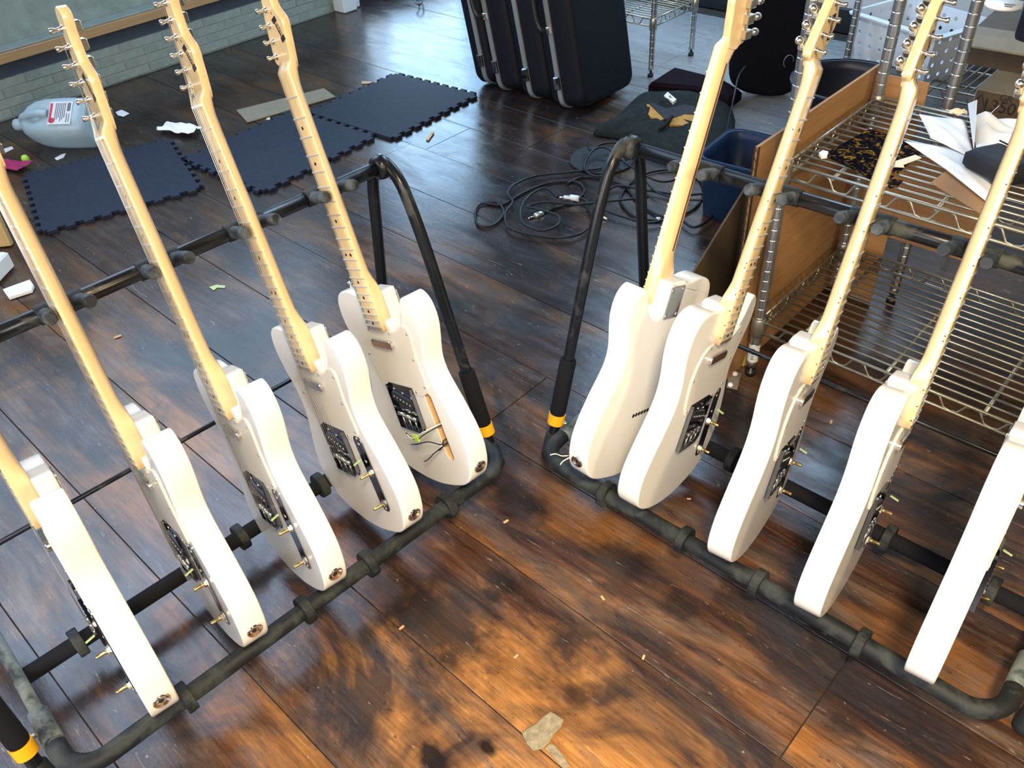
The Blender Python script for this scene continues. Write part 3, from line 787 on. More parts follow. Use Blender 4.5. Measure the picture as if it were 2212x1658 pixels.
SPOTS = [
 ('L1', (-804, 976, -476), (.200, -.300, -.933), (.585, -.727, .359), 'nearest white guitar of the left rack, seen edge-on at the lower left corner', ('strap',)),
 ('L2', (-684, 1083, -476), LS, (.598, -.723, .347), 'strung white guitar second from the near end of the left rack', ('strap',)),
 ('L3', (-565, 1185, -475), (.190, -.297, -.936), (.585, -.732, .350), 'strung white guitar in the middle of the left rack, whole headstock in view', ('strap',)),
 ('L4', (-451, 1295, -479), (.202, -.283, -.938), (.604, -.718, .347), 'strung white guitar second from the far end of the left rack, beside the unwired one', ('strap',)),
 ('L5', (-333, 1399, -477), (.201, -.285, -.937), (.622, -.701, .347), 'unstrung white guitar with open control slot and loose wires, far end of left rack', ('string', 'nut', 'controls', 'body')),
 ('R1', (392, 1394, -488), (-.262, -.246, -.933), (-.656, -.663, .360), 'white guitar turned back to front showing its neck plate, far end of right rack', ('strap', 'string', 'nut', 'controls')),
 ('R2', (503, 1282, -491), (-.267, -.239, -.934), (.596, .721, -.355), 'unstrung white guitar next to the reversed one on the right rack', ('strap', 'string', 'nut')),
 ('R3', (608, 1167, -488), (-.233, -.258, -.938), (.564, .750, -.346), 'unstrung white guitar in the middle of the right rack', ('strap', 'string', 'nut')),
 ('R4', (725, 1060, -491), (-.237, -.286, -.928), (.595, .713, -.371), 'unstrung white guitar second from the near end of the right rack', ('strap', 'string', 'nut')),
 ('R5', (845, 931, -495), (-.216, -.276, -.937), (.622, .700, -.350), 'nearest white guitar of the right rack, headstock out of view', ('strap', 'string', 'nut')),
]
GT = {}
for i, (k, n, s, y, lab, skip) in enumerate(SPOTS):
    g = dup(proto, None, skip)
    g.matrix_world = gpose(n, s, y)
    g.name = 'electric_guitar'
    tag(g, lab, 'guitar', 'white electric guitars on the two racks'); GT[k] = g
def kill(o):
    for c in list(o.children): kill(c)
    bpy.data.objects.remove(o, do_unlink=True)
# the unwired guitar: a routed slot where the control plate should be
g = GT['L5']
b5 = body_mesh().build('body', 'white_lacquer', None)
cm = Matrix.Translation(G(660, 93.0, 0)) @ rz(math.radians(4.2))
cut = prism(MB(), rrect(-0.0120, -0.073, 0.0120, 0.073, 0.0115, 8), -0.032, 0.01, cm).build('cutter', 'bare_wood', None)
md = b5.modifiers.new('slot', 'BOOLEAN'); md.operation = 'DIFFERENCE'; md.object = cut; md.solver = 'EXACT'
me = bpy.data.meshes.new_from_object(b5.evaluated_get(bpy.context.evaluated_depsgraph_get()))
b5.modifiers.clear(); b5.data = me; bpy.data.objects.remove(cut, do_unlink=True)
b5.parent = g
mb = MB(); ol = rrect(-0.0119, -0.0729, 0.0119, 0.0729, 0.0114, 8)
n = len(ol)
vs = [cm @ Vector((p[0], p[1], z)) for z in (-0.0315, -0.0012) for p in ol]
mb.add(vs, [(j, j+n, (j+1) % n+n, (j+1) % n) for j in range(n)] + [tuple(range(n))])
mb.build('control_slot', 'bare_wood', g)
def gwire(pts, mat, r=0.0011): 
    return MB().tube(spline([cm @ Vector(p) for p in pts], 5), r, 8).build('hookup_wire', mat, g)
gwire([(0.004, 0.004, -0.02), (0.000, 0.006, 0.004), (-0.030, -0.004, 0.022), (-0.075, -0.022, 0.024), (-0.088, -0.014, 0.026)], 'wire_white')
gwire([(0.003, 0.000, -0.02), (-0.002, 0.002, 0.006), (-0.032, -0.010, 0.022), (-0.070, -0.026, 0.022), (-0.094, -0.012, 0.024)], 'cable_rubber')
gwire([(0.004, -0.030, -0.02), (0.000, -0.034, 0.006), (-0.028, -0.026, 0.018), (-0.070, -0.036, 0.020), (-0.104, -0.044, 0.018)], 'cable_rubber')
gwire([(0.004, -0.036, -0.02), (-0.001, -0.038, 0.004), (-0.024, -0.050, 0.016), (-0.062, -0.072, 0.016), (-0.086, -0.082, 0.014)], 'cable_rubber')
gwire([(0.002, -0.033, -0.02), (-0.003, -0.036, 0.005), (-0.028, -0.050, 0.014), (-0.066, -0.062, 0.014), (-0.088, -0.070, 0.014)], 'wire_white', 0.0009)
gwire([(0.006, -0.030, -0.02), (0.004, -0.026, 0.004), (0.006, -0.034, 0.010), (-0.012, -0.046, 0.012)], 'cable_rubber')
MB().bbox((-0.008, -0.005, -0.0015), (0.008, 0.010, 0.0015), 0.0005, cm @ Matrix.Translation((-0.062, -0.022, 0.023))).build('wire_tag', 'green_tape', g)
# the reversed guitar trails two loose wires past its lower edge
g = GT['R1']
for pts, mt in (([(740, 150, -4), (738, 168, 4), (728, 190, 10), (722, 212, 14)], 'cable_rubber'), ([(742, 150, -2), (744, 164, 6), (736, 182, 10), (735, 196, 12)], 'wire_white'),
                ([(748, 148, -2), (756, 158, 4), (764, 163, 6)], 'wire_white')):
    MB().tube(spline([G(*p) for p in pts], 4), 0.0011, 8).build('hookup_wire', mt, g)
kill(proto)

# ------------------------------------------------------------------ foam mats
def mat_tile(cx, cy, w, d, ang, label, sides='NESW', th=0.011):
    """interlocking foam tile: dovetail tabs along the chosen sides"""
    pts = []
    def run(p, q, on):
        p, q = Vector(p), Vector(q); L = (q-p).length; t = (q-p)/L; nrm = Vector((t.y, -t.x))
        pts.append(p)
        if on:
            k = 9
            for i in range(k):
                c = p+t*(L*(i+0.5)/k); a = L/k*0.22; b = L/k*0.30; h = 0.017
                pts.extend([c-t*a, c-t*b+nrm*h, c+t*b+nrm*h, c+t*a])
    x, y = w/2, d/2
    run((-x, -y), (x, -y), 'S' in sides); run((x, -y), (x, y), 'E' in sides); run((x, y), (-x, y), 'N' in sides); run((-x, y), (-x, -y), 'W' in sides)
    o = prism(MB(), [(p.x, p.y) for p in pts], 0.0, th, None, 0.0).build('foam_mat', 'mat_foam')
    o.matrix_world = at((cx, cy, 0.0012), ang)
    return tag(o, label, 'mat', 'dark foam floor mats')
mat_tile(-2.990, 0.995, 0.500, 0.520, math.radians(-17), 'dark blue foam mat nearest the plastic jug, lying askew on its own')
mat_tile(-2.720, 1.545, 0.470, 0.530, math.radians(4), 'dark foam mat in the middle, behind the necks of the left rack', 'ESWN')
mat_tile(-2.685, 2.085, 0.470, 0.500, math.radians(4), 'dark foam mat next to the black cases', 'ENW')

# ------------------------------------------------------------------ plastic jug
def jug():
    o = fl(125, 268, 0.085); n = fl(38, 283, 0.06)
    ax = (o-n); ax.z = 0; ax.normalize()
    Zv = Vector((0, 0, 1)); Yv = Zv.cross(ax)
    root = empty('plastic_jug', frame(ax, Yv, Zv, Vector((o.x, o.y, 0))))
    k = 1.12; zc = 0.0865
    T = Matrix.Translation((0, 0, zc)) @ Matrix.Rotation(math.radians(38), 4, 'X') @ Matrix.Diagonal((k, k, k, 1))
    st = [(-0.158, 0.0175, 1.0), (-0.152, 0.0200, 1.0), (-0.138, 0.0200, 1.0), (-0.132, 0.0175, 1.0), (-0.124, 0.020, 1.0), (-0.108, 0.042, 0.9), (-0.085, 0.058, 0.75), (-0.055, 0.068, 0.65),
          (-0.02, 0.0725, 0.6), (0.05, 0.074, 0.55), (0.115, 0.073, 0.55), (0.130, 0.069, 0.6), (0.139, 0.058, 0.65)]
    rg = []
    for x, r, e in st:
        row = []
        for a in (2*PI*i/40 for i in range(40)):
            y, z = r*math.copysign(abs(math.cos(a))**e, math.cos(a)), r*math.copysign(abs(math.sin(a))**e, math.sin(a))
            # thumb recess under the handle
            if z > 0 and -0.105 < x < 0.0: z *= 1-0.50*math.exp(-((x+0.050)/0.030)**2)*math.exp(-(y/0.030)**2)
            row.append((x, y, z))
        rg.append(row)
    MB().loft(rg, True, True, True, T).build('jug_body', 'jug_plastic', root)
    MB().tube([T @ Vector(p) for p in spline([(-0.112, 0.0, 0.026), (-0.100, 0.0, 0.044), (-0.075, 0.0, 0.060), (-0.045, 0.0, 0.070), (-0.016, 0.0, 0.074), (0.006, 0.0, 0.068)], 5)], 0.0125*k, 12).build('handle', 'jug_plastic', root)
    F = T @ Matrix.Rotation(math.radians(4), 4, 'X')
    zt = 0.0742
    lb = MB().box((0.018, -0.044, zt), (0.100, 0.040, zt+0.0008), T).build('label', 'label_white', root)
    a0, a1 = zt+0.0008, zt+0.0011
    MB().box((0.020, -0.036, a0), (0.029, 0.034, a1), T).build('label_print', 'label_red', lb)
    MB().lathe([(0.010, a0), (0.010, a1), (0.0002, a1)], (0, 0, 0), (0, 0, 1), 14).build('label_print', 'label_red', lb).matrix_local = T @ Matrix.Translation((0.032, -0.030, 0.0003))
    mb = MB()
    for q in range(6): mb.box((0.040+q*0.0065, -0.034+0.007*(q % 3), a0), (0.0432+q*0.0065, 0.034, a1), T)
    mb.box((0.082, 0.004, a0), (0.094, 0.034, a1), T); mb.box((0.082, -0.038, a0), (0.085, -0.004, a1), T); mb.box((0.090, -0.036, a0), (0.093, -0.006, a1), T)
    mb.build('label_print', 'label_ink', lb)
    return tag(root, 'empty translucent plastic gallon jug lying on its side by the brick wall', 'jug')
jug()

# ------------------------------------------------------------------ papers, rags and scraps on the floor
def crumple(name, cx, cy, w, d, h, ang, mat, seed, label, cat, n=14, group=None, lift=0.002):
    rnd = random.Random(seed)
    ph = [(rnd.uniform(3, 9), rnd.uniform(3, 9), rnd.uniform(0, 6), rnd.uniform(0.3, 1)) for _ in range(6)]
    rg = []
    for i in range(n+1):
        row = []
        for j in range(n+1):
            u, v = i/n-0.5, j/n-0.5
            zz = sum(q*abs(math.sin(a*u+b*v*0.9+c)) for a, b, c, q in ph)/len(ph)
            edge = 1-max(abs(u), abs(v))*1.7
            wob = 0.10*math.sin(9*v+seed)+0.06*math.sin(17*v)
            row.append((w*(u*(1+wob*0.6)), d*(v*(1+0.12*math.sin(8*u+seed*2))), h*max(0.05, zz*max(0.12, edge+0.45))))
        rg.append(row)
    mb = MB(); mb.loft(rg, False, False, False)
    top = len(mb.v)
    bot = [[(p[0], p[1], max(0, p[2]-0.0012)) for p in r] for r in rg]
    mb.loft([list(reversed(r)) for r in bot], False, False, False)
    o = mb.build(name, mat); o.matrix_world = at((cx, cy, lift), ang)
    return tag(o, label, cat, group)
p = fl(388, 284); crumple('paper_towel', p.x, p.y, 0.17, 0.075, 0.055, math.radians(20), 'paper', 3, 'crumpled white paper towel on the dark floor beside the jug', 'paper')
def slab(name, px, th, mat, label, cat, group=None, z=0.0015, r=0.0):
    """flat scrap with the given corners on the floor"""
    ps = [fl(*q) for q in px]; c = sum(ps, Vector())/len(ps)
    ol = [((p-c).x, (p-c).y) for p in ps]
    if sum(ol[i-1][0]*ol[i][1]-ol[i][0]*ol[i-1][1] for i in range(len(ol))) < 0: ol.reverse()
    o = prism(MB(), ol, 0, th, None, r).build(name, mat); o.location = (c.x, c.y, z)
    return tag(o, label, cat, group)
slab('cardboard_strip', [(511, 240), (700, 193), (725, 211), (535, 266)], 0.004, 'strip_card', 'long pale cardboard strip lying behind the foam mats', 'cardboard')
slab('masking_tape_scrap', [(575, 258), (583, 254), (584, 259), (576, 260)], 0.002, 'paper_cream', 'tiny cream tape scrap at the edge of the cardboard strip', 'scrap')
slab('paper_scrap', [(118, 343), (134, 334), (143, 332), (138, 341), (124, 347)], 0.001, 'paper', 'small white paper scrap between jug and blue mat', 'scrap')
slab('paper_scrap', [(250, 243), (263, 238), (280, 246), (267, 253), (255, 250)], 0.001, 'paper', 'grey paper flake on the dark boards right of the jug', 'scrap')
slab('paper_scrap', [(0, 325), (26, 317), (30, 322), (8, 333)], 0.001, 'paper', 'pale paper flake at the left edge below the jug', 'scrap')
slab('wood_offcut', [(920, 304), (926, 305), (938, 288), (932, 287)], 0.004, 'bare_wood', 'small wooden stick on the floor in front of the foam mat', 'offcut')
slab('wood_offcut', [(782, 178), (815, 179), (814, 182), (782, 182)], 0.004, 'bare_wood', 'thin pale stick behind the foam mats', 'offcut')
slab('foam_offcut', [(10, 632), (68, 611), (76, 622), (72, 633), (22, 649)], 0.012, 'paper', 'flat white offcut with a rounded corner at the left edge', 'offcut', r=0.002)
slab('leaf_scrap', [(452, 621), (468, 616), (488, 618), (486, 623), (470, 622), (462, 628)], 0.001, 'green_switch', 'curled green leaf scrap behind the left rack', 'scrap')
def brokenbox():
    o = fl(0, 600); mb = MB(); mb.bbox((-0.06, -0.05, 0), (0.035, 0.05, 0.055), 0.006)
    b = mb.build('white_block', 'paper'); b.matrix_world = at((o.x-0.02, o.y, 0.002), math.radians(40))
    tag(b, 'white foam block at the left edge of the picture', 'block')
brokenbox()
p = fl(22, 362); crumple('magenta_cloth', p.x, p.y, 0.16, 0.07, 0.05, math.radians(25), 'magenta_cloth', 5, 'magenta cloth left of the blue foam mat', 'cloth')
p = fl(58, 350); o = MB().lathe([(0.012, 0), (0.015, 0.006), (0.014, 0.018), (0.009, 0.026), (0.002, 0.028)], (0, 0, 0), (0, 0, 1), 12).build('bottle_cap', 'lime_plastic')
o.location = (p.x, p.y, 0.001); tag(o, 'small lime green cap beside the magenta cloth', 'cap')
# pine board leaning at the left edge
o = empty('pine_board'); q = fl(70, 520)
mb = MB().bbox((-0.010, -0.055, 0.0), (0.010, 0.055, 0.62), 0.002); mb.build('board', 'board_pine', o)
MB().bbox((0.0105, -0.060, 0.10), (0.030, -0.010, 0.60), 0.002).build('cleat', 'board_pine', o)
o.matrix_world = Matrix.Translation((q.x-0.06, q.y-0.095, 0.002)) @ rz(math.radians(-40)) @ Matrix.Rotation(math.radians(-4), 4, 'Y')
tag(o, 'upright pine board with a cleat at the left edge behind the nearest neck', 'board')
# dried putty lump and crumbs in the foreground
pt = slab('dried_putty', [(1128, 1586), (1140, 1574), (1158, 1566), (1172, 1550), (1190, 1539), (1206, 1548), (1218, 1557), (1212, 1572), (1197, 1588), (1186, 1606), (1172, 1619), (1152, 1624), (1138, 1608)], 0.0055, 'putty', 'crusted lump of dried putty on the orange boards in the foreground', 'putty', r=0.0022)
slab('putty_smear', [(1178, 1618), (1188, 1606), (1200, 1612), (1222, 1640), (1232, 1656), (1216, 1660), (1196, 1636)], 0.002, 'putty', 'thin smear of putty trailing from the dried lump', 'putty', r=0.0008)
chip = MB().bbox((-0.006, -0.0025, 0), (0.006, 0.0025, 0.0015), 0.0004).build('wood_chip', 'bare_wood')
rnd = random.Random(11)
CH = [(255, 728, 'near the second left neck', 1.6), (145, 712, 'between the nearest two left necks', 1.0), (1302, 1292, 'on the bare boards between the racks', 0.9), (1093, 1127, 'at the far end of the gap between the racks', 1.0),
      (868, 1356, 'on the boards in front of the left front rail', 0.9), (1795, 912, 'under the lower wire shelf', 1.0), (1488, 1078, 'inside the right rack', 0.7), (1115, 1418, 'beside the knot in the foreground', 0.8), (1390, 1420, 'on the orange board near the right rack', 0.8)]
for i, (u, v, w, sc) in enumerate(CH):
    o = chip if i == 0 else share(chip, None)
    q = fl(u, v); o.matrix_world = at((q.x, q.y, 0.0012), rnd.uniform(0, 3)) @ Matrix.Diagonal((sc, sc, sc, 1))
    tag(o, 'tiny pale wood chip '+w, 'wood chip', 'wood chips on the floor')

# ------------------------------------------------------------------ hard cases
def hard_case(x0, x1, strip, label, handle, y0=2.445, dep=0.335, hgt=1.02):
    root = empty('guitar_case')
    w = x1-x0; xs = strip-(x0+x1)/2
    ol = rrect(0, 0, dep, hgt, 0.05, 6)
    rg = []
    for x, d in ((-w/2, 0.022), (-w/2+0.006, 0.008), (-w/2+0.022, 0.0), (w/2-0.022, 0.0), (w/2-0.006, 0.008), (w/2, 0.022)):
        o = rrect(d, d, dep-d, hgt-d, 0.05-d*0.6, 6)
        rg.append([(x, p[0], p[1]) for p in o])
    MB().loft(rg, True, True, True).build('shell', 'case_shell', root)
    rg = []
    for x, d in ((xs-0.0115, -0.001), (xs-0.0105, -0.0055), (xs+0.0105, -0.0055), (xs+0.0115, -0.001)):
        o = rrect(d, d, dep-d, hgt-d, 0.05-d, 6)
        rg.append([(x, p[0], p[1]) for p in o])
    MB().loft(rg, True, True, False).build('valance', 'aluminium', root)
    for z in (0.105, 0.62):
        l = MB().bbox((xs-0.015, -0.016, z-0.026), (xs+0.013, -0.004, z+0.024), 0.003).build('latch', 'dark_chrome', root)
        MB().bbox((xs-0.008, -0.021, z-0.004), (xs+0.006, -0.0155, z+0.022), 0.002).build('latch_lever', 'dark_chrome', l)
    if handle:
        h = MB().tube(spline([(xs-0.012, -0.004, 0.30), (xs-0.02, -0.028, 0.305), (xs-0.03, -0.034, 0.34), (xs-0.03, -0.034, 0.42), (xs-0.02, -0.028, 0.455), (xs-0.012, -0.004, 0.46)], 5), 0.009, 10).build('handle', 'black_plastic', root)
        MB().bbox((xs-0.012, -0.014, 0.287), (xs+0.006, -0.003, 0.312), 0.002).build('handle_bracket', 'chrome', h)
    a = math.radians(11.0)
    root.matrix_world = Matrix.Translation(((x0+x1)/2, y0, 0.012)) @ Matrix.Rotation(-a, 4, 'Y')
    return tag(root, label, 'guitar case', 'black hard cases standing on end')
hard_case(-2.560, -2.450, -2.492, 'leftmost of the four black hard cases, nearest the foam mats', False)
hard_case(-2.445, -2.300, -2.410, 'black hard case second from the foam mats, with aluminium edging', True)
hard_case(-2.295, -2.140, -2.240, 'black hard case third from the foam mats, with aluminium edging', False)
hard_case(-2.135, -1.965, -2.075, 'rightmost black hard case, its broad side facing the wire shelves', True)

# ------------------------------------------------------------------ wire shelving
def post(x, y, z0, z1, root, foot=True):
    prof = [(0.0124, z0+0.028)]
    z = z0+0.045
    while z < z1-0.01:
        prof += [(0.0126, z-0.0022), (0.0126, z-0.0012), (0.0117, z-0.0006), (0.0117, z+0.0006), (0.0126, z+0.0012), (0.0126, z+0.0022)]
        z += 0.0254
    prof.append((0.0126, z1))
    p = MB().lathe(prof, (x, y, 0), (0, 0, 1), 16).build('post', 'post_chrome', root)
    if foot:
        MB().lathe([(0.0125, z0), (0.0125, z0+0.012), (0.006, z0+0.0125), (0.006, z0+0.03)], (x, y, 0), (0, 0, 1), 14).build('levelling_foot', 'black_plastic', p)
    return p
def wire_shelf(root, x0, x1, y0, y1, z, pitch=0.0254, ribs=3, nm='shelf', mat='wire_chrome', r=0.0026, along='x'):
    sh = MB()
    lo = z-0.030
    for zz in (z, lo):
        sh.tube([(x0, y0, zz), (x1, y0, zz)], 0.0035, 8); sh.tube([(x0, y1, zz), (x1, y1, zz)], 0.0035, 8)
        sh.tube([(x0, y0, zz), (x0, y1, zz)], 0.0035, 8); sh.tube([(x1, y0, zz), (x1, y1, zz)], 0.0035, 8)
    sh = sh.build(nm, mat, root)
    def truss(p, q, nm_):
        p, q = Vector(p), Vector(q); L = (q-p).length; n = max(2, round(L/0.075)); pts = []
        for i in range(n):
            for f, h in ((0.08, 0), (0.42, 0), (0.58, 1), (0.92, 1)):
                b = p.lerp(q, (i+f)/n); b.z = (z-0.004) if h else (lo+0.004); pts.append(b)
        MB().tube(spline(pts, 2), 0.0024, 6).build(nm_, mat, sh)
    e = 0.02
    truss((x0+e, y0, 0), (x1-e, y0, 0), 'truss_wire'); truss((x0+e, y1, 0), (x1-e, y1, 0), 'truss_wire')
    truss((x0, y0+e, 0), (x0, y1-e, 0), 'truss_wire'); truss((x1, y0+e, 0), (x1, y1-e, 0), 'truss_wire')
    w0 = None
    if along == 'x':
        n = int((y1-y0)/pitch)
        for i in range(1, n):
            if w0 is None: w0 = o = MB().tube([(x0, 0, 0), (x1, 0, 0)], r, 8).build('shelf_wire', mat, sh)
            else: o = share(w0, sh)
            o.location = (0, y0+(y1-y0)*i/n, z+0.001)
        for k in range(ribs):
            x = x0+(x1-x0)*(k+0.5)/ribs
            MB().tube([(x, y0, z-0.004), (x, y1, z-0.004)], 0.0042, 8).build('shelf_rib', mat, sh)
    else:
        n = int((x1-x0)/pitch)
        for i in range(1, n):
            if w0 is None: w0 = o = MB().tube([(0, y0, 0), (0, y1, 0)], r, 8).build('shelf_wire', mat, sh)
            else: o = share(w0, sh)
            o.location = (x0+(x1-x0)*i/n, 0, z+0.001)
        for k in range(ribs):
            y = y0+(y1-y0)*(k+0.5)/ribs
            MB().tube([(x0, y, z-0.004), (x1, y, z-0.004)], 0.0042, 8).build('shelf_rib', mat, sh)
    for x in (x0, x1):
        for y in (y0, y1):
            MB().lathe([(0.0132, lo-0.012), (0.0165, lo-0.010), (0.0150, z+0.006), (0.0132, z+0.008)], (x, y, 0), (0, 0, 1), 16).build('corner_collar', mat, sh)
    return sh
SX0, SX1, SY0, SY1 = -0.676, -0.080, 1.481, 1.900
u1 = tag(empty('wire_shelving'), 'chrome wire shelving unit behind the right rack, papers on its upper shelf', 'shelving')
for x in (SX0, SX1):
    for y in (SY0, SY1): pp = post(x, y, 0.001, 1.25, u1)
wire_shelf(u1, SX0, SX1, SY0, SY1, 0.546)
wire_shelf(u1, SX0, SX1, SY0, SY1, 0.160)
st = MB().lathe([(0.0130, 0.045), (0.0130, 0.095)], (SX0, SY0, 0), (0, 0, 1), 18, caps=False).build('post_sticker', 'label_white', u1)
mb = MB()
for k in range(5): mb.box((-0.003, -0.0135, 0.055+k*0.007), (0.003, -0.0131, 0.058+k*0.007), at((SX0, SY0, 0), math.radians(20)))
mb.build('sticker_print', 'label_ink', st)
# far unit beyond the cases
u2 = tag(empty('wire_shelving'), 'small wire shelving unit on the bright floor behind the black cases', 'shelving')
for x in (-2.60, -2.010):
    for y in (2.944, 3.249): post(x, y, 0.001, 0.95, u2)
wire_shelf(u2, -2.60, -2.010, 2.944, 3.249, 0.232, ribs=2, r=0.0022)
wire_shelf(u2, -2.60, -2.010, 2.944, 3.249, 0.62, ribs=2, r=0.0022)
# unit standing back to back with the first
u3 = tag(empty('wire_shelving'), 'wire shelving unit at the upper right holding cardboard boxes', 'shelving')
for x in (-0.545, 0.35):
    for y in (1.972, 2.39): post(x, y, 0.001, 1.4, u3)
wire_shelf(u3, -0.545, 0.35, 1.972, 2.39, 0.800)
wire_shelf(u3, -0.545, 0.35, 1.972, 2.39, 0.330)
# unit with the basket
u4 = tag(empty('wire_shelving'), 'wire shelving unit with the white basket, near the far wall', 'shelving')
for x in (-1.150, -0.25):
    for y in (2.86, 3.28): post(x, y, 0.001, 1.2, u4)
wire_shelf(u4, -1.150, -0.25, 2.86, 3.28, 0.230, along='y', r=0.0024)
wire_shelf(u4, -1.150, -0.25, 2.86, 3.28, 0.75, along='y', r=0.0024)

# ------------------------------------------------------------------ basket
def basket(cx, cy, z, ang):
    root = empty('plastic_basket')
    W, D, Hh = 0.165, 0.125, 0.155
    def lvl(t): return W-0.020*(1-t), D-0.020*(1-t)
    # four perforated walls built from strips around real holes
    for side in range(4):
        mb = MB(); nx = 7 if side % 2 == 0 else 5; nz = 4
        def P(i, k):
            t = k; w, d = lvl(t)
            f = i*2-1
            if side == 0: return Vector((f*w, -d, t*Hh))
            if side == 1: return Vector((w, f*d, t*Hh))
            if side == 2: return Vector((-f*w, d, t*Hh))
            return Vector((-w, -f*d, t*Hh))
        for a in range(nx):
            for b in range(nz):
                i0, i1, k0, k1 = a/nx, (a+1)/nx, b/nz, (b+1)/nz
                ic, kc = (i0+i1)/2, (k0+k1)/2
                q = [P(i0, k0), P(i1, k0), P(i1, k1), P(i0, k1)]
                outer, inner = [], []
                for e in range(8):
                    an = -3*PI/4+e*PI/4
                    ox, oz = max(-1, min(1, math.cos(an)*1.42)), max(-1, min(1, math.sin(an)*1.42))
                    outer.append(P(ic+ox*(i1-i0)/2, kc+oz*(k1-k0)/2))
                    rx = 0.007/(2*lvl(kc)[side % 2]); rzz = 0.007/Hh
                    inner.append(P(ic+math.cos(an)*rx, kc+math.sin(an)*rzz))
                mb.add(outer+inner, [(e, (e+1) % 8, 8+(e+1) % 8, 8+e) for e in range(8)])
        o = mb.build('perforated_wall', 'basket_plastic', root)
        sm = o.modifiers.new('thickness', 'SOLIDIFY'); sm.thickness = 0.0025
    w, d = lvl(0)
    MB().box((-w, -d, 0), (w, d, 0.003)).build('bottom', 'basket_plastic', root)
    w, d = lvl(1)
    rg = [[(p[0], p[1], Hh+dz) for p in rrect(-w-e, -d-e, w+e, d+e, 0.02, 4)] for e, dz in ((-0.001, -0.002), (0.018, -0.004), (0.019, 0.002), (0.0, 0.005), (-0.001, -0.002))]
    MB().loft(rg, True, False, False).build('rim', 'basket_plastic', root)
    root.matrix_world = at((cx, cy, z), ang)
    return tag(root, 'white perforated plastic basket on the rear wire shelf', 'basket')
basket(-0.990, 3.000, 0.236, math.radians(-18))

# ------------------------------------------------------------------ cardboard around the shelf
def sheet(name, lo, hi, label, edge=None):
    root = tag(empty(name), label, 'cardboard')
    MB().box(lo, hi).build('panel', 'cardboard', root)
    return root
cb = tag(empty('cardboard_box_side'), 'tall open brown cardboard box side wrapped round the wire shelf', 'cardboard')
MB().box((-0.712, 1.415, 0.003), (-0.706, 1.965, 0.598)).build('long_panel', 'cardboard', cb)
# open fluted end of the panel
mb = MB(); n = 60
pts = [(-0.7125+(0.0068 if i % 2 else 0.0), 1.4125, 0.003+0.595*i/n) for i in range(n+1)]
mb.loft([pts, [(p[0], p[1]-0.0015, p[2]) for p in pts]], False, False, False)
mb.box((-0.7135, 1.4115, 0.003), (-0.712, 1.4185, 0.598)); mb.box((-0.706, 1.4115, 0.003), (-0.7045, 1.4185, 0.598))
mb.build('fluted_edge', 'corrugation', cb)
MB().box((-0.705, 1.935, 0.003), (-0.585, 1.940, 0.585)).build('rear_panel', 'cardboard', cb)
MB().box((-0.5845, 1.935, 0.20), (-0.40, 1.940, 0.43)).build('rear_panel', 'cardboard', cb)
c2 = tag(empty('cardboard_flap'), 'dark folded cardboard flap sloping behind the reversed guitar', 'cardboard')
fp = [(1.615, 0.003), (1.385, 0.003), (1.385, 0.250), (1.600, 0.395)]
MB().loft([[(-0.823, y, z) for y, z in fp], [(-0.818, y, z) for y, z in fp]], True, True).build('flap_panel', 'cardboard_dark', c2)  # shadow side of the flap: its shade is put into the darker colour
MB().box((-0.8175, 1.600, 0.003), (-0.800, 1.610, 0.41)).build('folded_edge', 'corrugation', c2)

# ------------------------------------------------------------------ things on the upper shelf
ZS = 0.5505
def ps(px, z=ZS): return [fl(u, v, z) for u, v in px]
def flat(name, px, th, mat, label, cat, z=ZS, r=0.0):
    q = ps(px, z); c = sum(q, Vector())/len(q)
    ol = [((p-c).x, (p-c).y) for p in q]
    if sum(ol[i-1][0]*ol[i][1]-ol[i][0]*ol[i-1][1] for i in range(len(ol))) < 0: ol.reverse()
    o = prism(MB(), ol, 0, th, None, r).build(name, mat); o.location = (c.x, c.y, z)
    return tag(o, label, cat)
flat('tortoiseshell_sheet', [(1778, 335), (1878, 280), (2000, 318), (1975, 345), (1905, 402), (1850, 370)], 0.0022, 'tortoiseshell', 'glossy dark tortoiseshell sheet on the upper wire shelf', 'sheet')
flat('tortoiseshell_offcut', [(1915, 396), (1930, 388), (1950, 392), (1940, 402), (1922, 408)], 0.002, 'tortoiseshell', 'small tortoiseshell offcut near the front edge of the upper shelf', 'offcut')
def curved_sheet(name, corners, bulge, mat, label, n=12, seed=1, curl=0.0):
    """paper sheet spanned by four corners, gently crumpled; optionally one edge curls up"""
    a, b, c, d = [Vector(p) for p in corners]; rnd = random.Random(seed); ph = [rnd.uniform(0, 6) for _ in range(4)]
    rg = []
    for i in range(n+1):
        row = []
        for j in range(n+1):
            u, v = i/n, j/n
            p = a.lerp(b, u).lerp(d.lerp(c, u), v)
            zz = bulge*(0.5+0.5*math.sin(4*u+ph[0])*math.sin(5*v+ph[1]))+bulge*0.5*abs(math.sin(7*u-6*v+ph[2]))
            k = max(0.0, (u-0.72)/0.28)
            p = p+Vector((0, 0, max(0.0008, zz*min(1, 6*min(u, 1-u, v, 1-v)+0.15))+curl*k*k))
            row.append(p)
        rg.append(row)
    c0 = sum((Vector(p) for p in corners), Vector())/4; c0.z = min(p[2] for p in corners)
    mb = MB(); mb.loft([[p-c0 for p in r] for r in rg], False, False, True)
    o = mb.build(name, mat); o.location = c0
    s_ = o.modifiers.new('thickness', 'SOLIDIFY'); s_.thickness = 0.0005
    return tag(o, label, 'paper', 'white papers on the upper wire shelf')
curved_sheet('paper_sheet', ps([(1952, 305), (2042, 366), (2160, 460), (2130, 330)], 0.555), 0.006, 'paper', 'long white paper on the upper shelf reaching past the front edge', seed=2)
